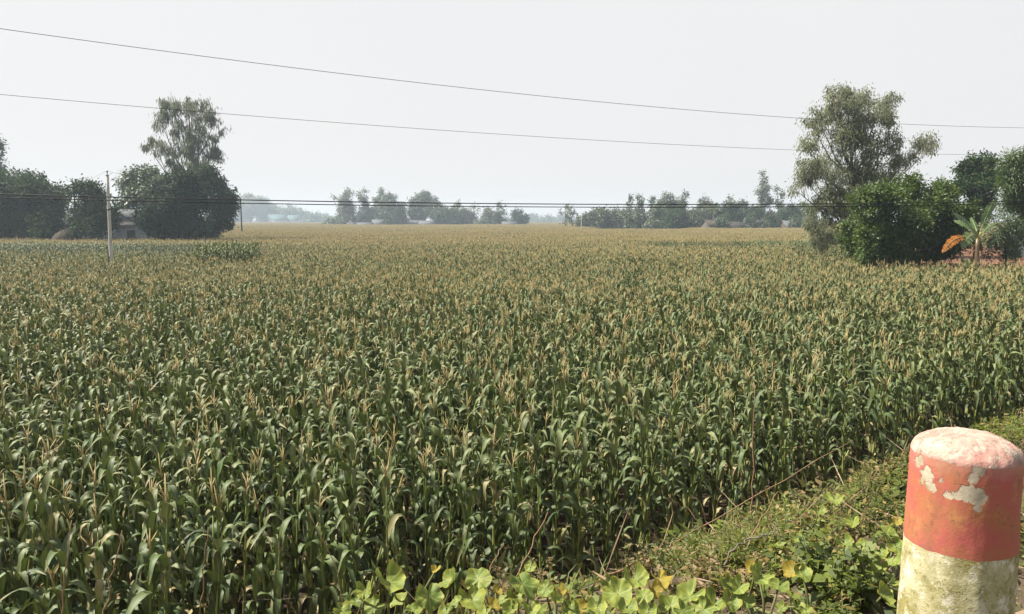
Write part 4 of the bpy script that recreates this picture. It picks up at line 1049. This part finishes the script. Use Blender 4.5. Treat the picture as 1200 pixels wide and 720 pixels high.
vine("pumpkin vine with one wide light green leaf beside the leaning dry stalk", [(611, 683, 48), (603, 699, 26), (622, 664, 18), (632, 712, 24), (640, 690, 26), (650, 705, 22), (655, 692, 20, True), (620, 716, 26), (668, 714, 26)])
vine("pumpkin vine with pale yellow crumpled leaves in the bank's middle", [(744, 679, 38), (772, 679, 32, True), (764, 691, 26, True), (723, 695, 44), (786, 712, 34), (680, 714, 22, True), (700, 712, 30), (755, 700, 26), (735, 714, 30), (712, 684, 26), (760, 716, 28)])
vine("pumpkin vine with yellow green leaves on bare soil left of the small leaved weed", [(810, 698, 42), (837, 708, 38), (850, 684, 30), (867, 688, 28), (890, 677, 36), (884, 665, 22, True), (913, 687, 30), (930, 670, 28, True), (940, 672, 26), (825, 714, 36), (800, 716, 34), (856, 704, 30), (876, 702, 24)])
vine("pumpkin vine climbing close beside the guard post", [(1040, 627, 28), (1030, 647, 26), (1047, 656, 26), (1030, 662, 26), (1033, 697, 32), (1052, 612, 14, True), (1012, 640, 22), (1050, 640, 24), (1020, 672, 26), (1045, 684, 26), (1006, 655, 22)], .16)
vine("small pumpkin vine with a single large round leaf higher up the bank", [(977, 586, 26), (990, 637, 24), (945, 643, 20), (960, 600, 18), (1000, 612, 20), (934, 632, 20)], .15)
vine("pale seedling vine with curled light leaves at the picture's bottom edge", [(935, 711, 20), (928, 700, 12), (945, 716, 18), (918, 712, 18)], .1)

def weed(name, px, py, h, spread, n, leafL, leafW, m, label, cat, dry=.1, up=.8, per=22, seed=0, group=None, tip=False):
    o = bank_hit(px, py); o[2] = bank_z(o[0], o[1]) - .01
    g_ = np.random.default_rng(seed + int(px)); h *= .82; t = thing(name, o, label, cat, group); st, lf = MB(), MB()
    for k in range(n):
        a = g_.uniform(0, 2 * pi); q = g_.random() ** .5 * spread * .4; L = h * g_.uniform(.55, 1.1)
        b = np.array([cos(a) * q, sin(a) * q, 0]); b[2] = bank_z(o[0] + b[0], o[1] + b[1]) - o[2] - .02
        d = np.array([cos(a) * (1 - up) * 1.3 + g_.normal() * .15, sin(a) * (1 - up) * 1.3 + g_.normal() * .15, up]); pts_ = [np.array([0, 0, -.05]), b]; p = b
        for i in range(6):
            d = d + np.array([g_.normal() * .1, g_.normal() * .1, -.05]); d /= np.linalg.norm(d); p = p + d * L / 6; pts_.append(p)
        st.tube(pts_, np.linspace(.0045, .0015, 8) * (1 + h), 4, (.5, .5, .2), cap=False)
        pp = np.array(pts_[1:]); u = g_.uniform(.15, 1, per) * 6; i0 = np.minimum(u.astype(int), 5); q = pp[i0] + (pp[i0 + 1] - pp[i0]) * (u - i0)[:, None]
        q = q + g_.normal(size=q.shape) * leafL * .3
        D = g_.normal(size=(per, 3)); D[:, 2] = D[:, 2] * .5 + .25
        Nn = g_.normal(size=(per, 3)) * .4 + [0, -.2, 1]
        sz = g_.uniform(.45, 1.0, per) ** 1.0 * (1.3 - .4 * u / 6) * np.where(g_.random(per) < .18, 1.8, 1.0)
        lf.leaves(q, D, Nn, leafL * sz, leafW * sz, np.stack([g_.random(per), np.full(per, .6), (g_.random(per) < dry) * g_.uniform(.4, 1, per)], 1))
    st.build("stem", M['vine'], t, smooth=True); lf.build("foliage", M[m], t)
W = weed
W("leafy_weed", 990, 706, .34, .30, 20, .042, .032, 'weed', "upright bushy weed with small round green leaves between the pumpkin vines", "weed", .06, .85, 30)
W("leafy_weed", 968, 690, .30, .24, 12, .040, .030, 'weed', "small leaved weed half hidden behind the upright bushy weed", "weed", .08, .85, 26)
W("tall_weed", 948, 616, .55, .10, 4, .045, .03, 'weed_pale', "slender tall pale weed with a knobbly seed spike rising before the maize", "weed", .15, .97, 34)
W("tall_weed", 1018, 600, .34, .12, 5, .045, .025, 'weed_pale', "tall pale weed with budding tips above the tangled weed bank", "weed", .2, .95, 30)
W("tangled_weed", 1000, 590, .2, .5, 26, .035, .018, 'weed_pale', "olive tangled weed clump behind the single large round leaf", "weed", .3, .65, 26)
W("tangled_weed", 1030, 585, .17, .45, 26, .032, .016, 'weed_pale', "brownish tangled weed clump nearest the guard post's red band", "weed", .5, .6, 26)
W("tangled_weed", 965, 616, .2, .45, 24, .036, .018, 'weed', "green tangled weed clump around the slender tall weed", "weed", .2, .65, 26)
W("tangled_weed", 1010, 622, .2, .4, 20, .034, .02, 'weed', "mid green weed clump above the vine beside the guard post", "weed", .25, .65, 24)
W("feathery_weed", 822, 664, .26, .4, 26, .05, .008, 'weed', "feathery light green weed at the left of the bank, by the pale twig", "weed", .1, .75, 30)
W("feathery_weed", 862, 655, .24, .4, 24, .05, .008, 'weed', "feathery weed behind the forked pale twig", "weed", .25, .7, 30)
W("feathery_weed", 902, 640, .26, .4, 22, .045, .01, 'weed', "feathery green weed in front of the upright dry stalk", "weed", .25, .7, 28)
W("broad_leaf_weed", 812, 634, .3, .2, 7, .10, .05, 'weed', "broad leaved green weed against the dark maize edge", "weed", .03, .7, 9)
W("leafy_weed", 690, 712, .2, .3, 14, .04, .025, 'weed', "low leafy weed beneath the pale yellow crumpled pumpkin leaves", "weed", .2, .7, 22)
W("leafy_weed", 930, 655, .22, .3, 14, .045, .025, 'weed', "low weed with yellowing leaves between twig and small leaved weed", "weed", .35, .7, 22)
W("bright_weed", 1165, 513, .2, .6, 22, .06, .025, 'weed', "bright yellow green weed clump behind the guard post's cap", "weed", .1, .7, 26)
W("bright_weed", 1192, 508, .2, .7, 22, .06, .025, 'weed', "yellow green weed clump at the edge past the guard post's cap", "weed", .3, .7, 26)
W("tangled_weed", 1055, 575, .18, .5, 24, .035, .018, 'weed_pale', "brown weed clump half behind the guard post's cap", "weed", .5, .6, 26)

tr = random.Random(61); made = 0
while made < 52:
    tt_, s_ = (tr.uniform(.2, 9.5), tr.uniform(1.9, 4.9)) if made < 34 else (tr.uniform(1.4, 4.5), tr.uniform(.85, 2.2)); x, y = .815 * tt_ + ANX * s_, .579 * tt_ + ANY * s_
    if y < 2.2: continue
    qx, qy, _ = project(x, y, bank_z(x, y))
    if not (600 < qx < 1190 and 520 < qy < 800): continue
    k = made % 3
    W(("tangled_weed", "feathery_weed", "leafy_weed")[k], float(qx), float(qy), tr.uniform(.07, .30), tr.uniform(.3, .65), 18, (.034, .05, .038)[k], (.016, .009, .022)[k], ('weed_pale', 'weed', 'weed')[k],
      ("olive and straw coloured tangled weed tuft on the road bank", "feathery green weed tuft on the road bank", "short leafy weed tuft on the road bank")[k], "weed", (.55, .25, .2)[k], tr.uniform(.5, .9), 26, made,
      ("straw coloured weed tufts on the bank", "feathery weed tufts on the bank", "short leafy weed tufts on the bank")[k])
    made += 1

# dry stalks and twigs
def stalk(label, pix, h, r, name="dry_stalk", branches=(), m='wood', Y=None):
    p = []
    for i, (px, py) in enumerate(pix):
        if i == 0 and Y is None: q = bank_hit(px, py, h[0])
        else: q = P(px, py, (p[0][1] if Y is None else Y) + h[i])
        p.append(q)
    p = np.array(p); o = p[0].copy(); u = np.arange(len(p)); v = np.linspace(0, len(p) - 1, len(p) * 4)
    pp = np.stack([np.interp(v, u, p[:, k]) for k in range(3)], 1) - o
    g_ = np.random.default_rng(int(pix[0][0])); pp[1:-1] += g_.normal(size=pp[1:-1].shape) * r * .8
    r *= .75; mb = MB(); mb.tube(pp, np.linspace(r, r * .4, len(pp)), 6)
    for (i, dx, dy, dz) in branches:
        b = pp[int(i * (len(pp) - 1))]; mb.tube([b, b + np.array([dx, dy, dz]) * .55 + g_.normal(size=3) * .01, b + np.array([dx, dy, dz])], [r * .6, r * .45, r * .2], 5)
    return tag(mb.build(name, M[m], loc=tuple(o), smooth=True), label, "dry stalk")
stalk("longest dry stalk slanting up across the maize from the pumpkin leaves", [(648, 706), (720, 672), (800, 632), (900, 572), (1000, 516)], [0.02, .4, .9, 1.6, 2.3], .008)
stalk("upright straight dry stalk standing before the dark maize edge", [(880, 640), (882, 560), (884, 450)], [0, .02, .05], .006)
stalk("leaning dry stalk rising left of the wide light green pumpkin leaf", [(592, 708), (615, 655), (642, 600)], [0, .1, .2], .007)
stalk("short dry stalk leaning above the two big upright pumpkin leaves", [(566, 690), (577, 662), (590, 636)], [0, .1, .2], .006)
stalk("forked pale twig lying bent over the feathery weeds", [(846, 676), (858, 642), (884, 630), (908, 624), (908, 612)], [.02, .02, .05, .08, .1], .008, "forked_twig", ((.55, .05, 0, .03), (.8, .08, .0, -.02)), 'pale_bark')
stalk("thin dry stalk crossing the soil toward the guard post", [(985, 705), (1020, 690), (1054, 676)], [.06, .1, .15], .005)
stalk("dry stalk slanting left beside the broad leaved weed", [(840, 642), (822, 615), (800, 588)], [0, .05, .1], .006)
stalk("curved dry stalk reaching into the maize above the forked twig", [(860, 665), (885, 620), (912, 576)], [0, .1, .2], .006)
stalk("dry stalk arching over the tangled weeds near the single round leaf", [(980, 610), (1000, 585), (1020, 560), (1042, 548)], [0, .1, .2, .3], .006, branches=((.6, .1, .05, .08),))
stalk("pale dry stalk lying low through the yellow green vine", [(815, 712), (850, 706), (905, 700)], [.05, .05, .1], .006, m='pale_bark')
stalk("reddish dry stalk tall among the leftmost front maize", [(112, 945), (120, 740), (130, 680), (143, 622)], [0, .02, .03, .05], .012, Y=5.15)
stalk("brown dry stalk standing between maize plants left of the reddish one", [(66, 960), (70, 740), (76, 670), (84, 610)], [0, .02, .03, .05], .010, Y=5.0)
stalk("thin brown dry stalk in the maize beyond the reddish one", [(230, 925), (234, 740), (238, 680), (244, 618)], [0, .02, .03, .05], .010, Y=5.4)
stalk("dry stalk leaning left among maize above the broadest pumpkin leaves", [(425, 835), (405, 725), (392, 660), (362, 600)], [0, .03, .05, .1], .009, Y=5.9)
stalk("fine pale stalk lying almost level above the leftmost pumpkin leaves", [(372, 700), (330, 702), (252, 706)], [0, .02, .05], .004, m='pale_bark', Y=5.95)
stalk("bent dry stalk against the maize left of the broad leaved weed", [(770, 655), (790, 600), (782, 580), (810, 605)], [0, .1, .1, .1], .006)

# ground cover of the bank
def cover():
    g_ = np.random.default_rng(9); grass, lit = MB(), MB(); n = 0
    while n < 5200:
        t = g_.uniform(-3, 14); s = g_.uniform(1.0, 7.4)
        X_, Y_ = .815 * t + ANX * s, .579 * t + ANY * s
        if Y_ < 1.3 or abs(X_) > Y_ * .8 + .5: continue
        if vnoise(X_, Y_, 1.3, 4) + g_.normal() * .15 < .0 and s < 3.0: continue
        z = bank_z(X_, Y_); n += 1
        a = g_.uniform(0, 2 * pi); L = g_.uniform(.05, .2) * (1.3 if s > 2.2 else .8); w = g_.uniform(.0025, .005); le = g_.uniform(.2, .9)
        b = np.array([X_, Y_, z - .01]); d = np.array([cos(a), sin(a), 0]); sd_ = np.array([-sin(a), cos(a), 0]) * w
        m1 = b + np.array([0, 0, L * .6]) + d * L * .2 * le; e = b + np.array([0, 0, L * (1 - .3 * le)]) + d * L * .7 * le
        grass.add([b - sd_, b + sd_, m1 + sd_ * .8, e, m1 - sd_ * .8], [[0, 1, 2, 4], [4, 2, 3, 4]], (g_.random(), .6, float(g_.random() < .35) * g_.uniform(.5, 1)))
    n = 0
    while n < 9000:
        t = g_.uniform(-3, 14); s = 3.2 + 3.6 * g_.random()
        X_, Y_ = .815 * t + ANX * s, .579 * t + ANY * s
        if Y_ < 1.3 or abs(X_) > Y_ * .8 + .5: continue
        z = bank_z(X_, Y_); n += 1
        a = g_.uniform(0, 2 * pi); L = g_.uniform(.05, .2) * (.6 + .8 * max(0, vnoise(X_, Y_, 1.1, 6) + .4)); w = g_.uniform(.003, .007); le = g_.uniform(.2, .9)
        b = np.array([X_, Y_, z - .01]); d = np.array([cos(a), sin(a), 0]); sd_ = np.array([-sin(a), cos(a), 0]) * w
        m1 = b + np.array([0, 0, L * .6]) + d * L * .2 * le; e = b + np.array([0, 0, L * (1 - .3 * le)]) + d * L * .7 * le
        grass.add([b - sd_, b + sd_, m1 + sd_ * .8, e, m1 - sd_ * .8], [[0, 1, 2, 4], [4, 2, 3, 4]], (g_.random(), .6, float(g_.random() < .4) * g_.uniform(.5, 1)))
    tag(grass.build("grass", M['weed']), "thin green and straw coloured grass on the road bank", "grass", kind="stuff")
    k = 5000; t = g_.uniform(-3, 13, k); s = g_.uniform(.9, 5.5, k); X_ = .815 * t + ANX * s; Y_ = .579 * t + ANY * s
    ok = (Y_ > 1.3) & (np.abs(X_) < Y_ * .8 + .5); X_, Y_ = X_[ok], Y_[ok]
    Z_ = np.array([bank_z(a_, b_) for a_, b_ in zip(X_, Y_)]) + g_.uniform(.002, .03, len(X_)); k = len(X_)
    D = g_.normal(size=(k, 3)); D[:, 2] *= .25
    lit.leaves(np.stack([X_, Y_, Z_], 1), D, g_.normal(size=(k, 3)) * .35 + [0, 0, 1], g_.uniform(.03, .11, k), g_.uniform(.006, .035, k), np.stack([g_.random(k), g_.random(k), g_.random(k) * .8], 1))
    k = 420; t = g_.uniform(-1, 10, k); s = g_.uniform(.9, 4.5, k); X_ = .815 * t + ANX * s; Y_ = .579 * t + ANY * s
    ok = (Y_ > 1.5) & (np.abs(X_) < Y_ * .8 + .5); X_, Y_ = X_[ok], Y_[ok]; k = len(X_)
    Z_ = np.array([bank_z(a_, b_) for a_, b_ in zip(X_, Y_)]) + g_.uniform(.01, .05, k)
    D = g_.normal(size=(k, 3)); D[:, 2] *= .2
    lit.leaves(np.stack([X_, Y_, Z_], 1), D, g_.normal(size=(k, 3)) * .3 + [0, 0, 1], g_.uniform(.12, .34, k), g_.uniform(.008, .028, k), np.stack([g_.uniform(.5, 1, k), g_.random(k), g_.random(k) * .3], 1), fold=.06)
    k = 420; t = g_.uniform(-1, 10, k); s = g_.uniform(1.5, 5.8, k); X_ = .815 * t + ANX * s; Y_ = .579 * t + ANY * s
    ok = (Y_ > 1.8) & (np.abs(X_) < Y_ * .8 + .5); X_, Y_ = X_[ok], Y_[ok]; k = len(X_)
    Z_ = np.array([bank_z(a_, b_) for a_, b_ in zip(X_, Y_)]) + g_.uniform(-.01, .08, k)
    D = g_.normal(size=(k, 3)); D[:, 2] = np.abs(D[:, 2]) * .6
    lit.leaves(np.stack([X_, Y_, Z_], 1), D, g_.normal(size=(k, 3)), g_.uniform(.15, .55, k), g_.uniform(.004, .008, k), np.stack([g_.uniform(.6, 1, k), g_.random(k), g_.random(k) * .3], 1), fold=.05)
    M['litter'] = leaf_mat('leaf_litter', (.20, .13, .08), (.38, .29, .20), dry=(.12, .07, .05), trans=.1, rough=.9, spec=.1, objvar=0)
    tag(lit.build("leaf_litter", M['litter']), "brown dead leaves and straw scattered on the road bank", "litter", kind="stuff")
cover()

# ------------------------------------------------------------------ haze
m = bpy.data.materials.new("haze"); m.use_nodes = True; N = m.node_tree.nodes; N.clear()
out = N.new("ShaderNodeOutputMaterial"); pv = N.new("ShaderNodeVolumePrincipled")
pv.inputs['Color'].default_value = (.62, .74, .89, 1); pv.inputs['Density'].default_value = HAZE_DENSITY; pv.inputs['Anisotropy'].default_value = .25
m.node_tree.links.new(pv.outputs[0], out.inputs['Volume'])
mb = MB(); mb.box((0, 590, 14), (2600, 1320, 30)); hz = mb.build("haze", m); tag(hz, "pale morning haze over the whole field", "haze", kind="stuff")
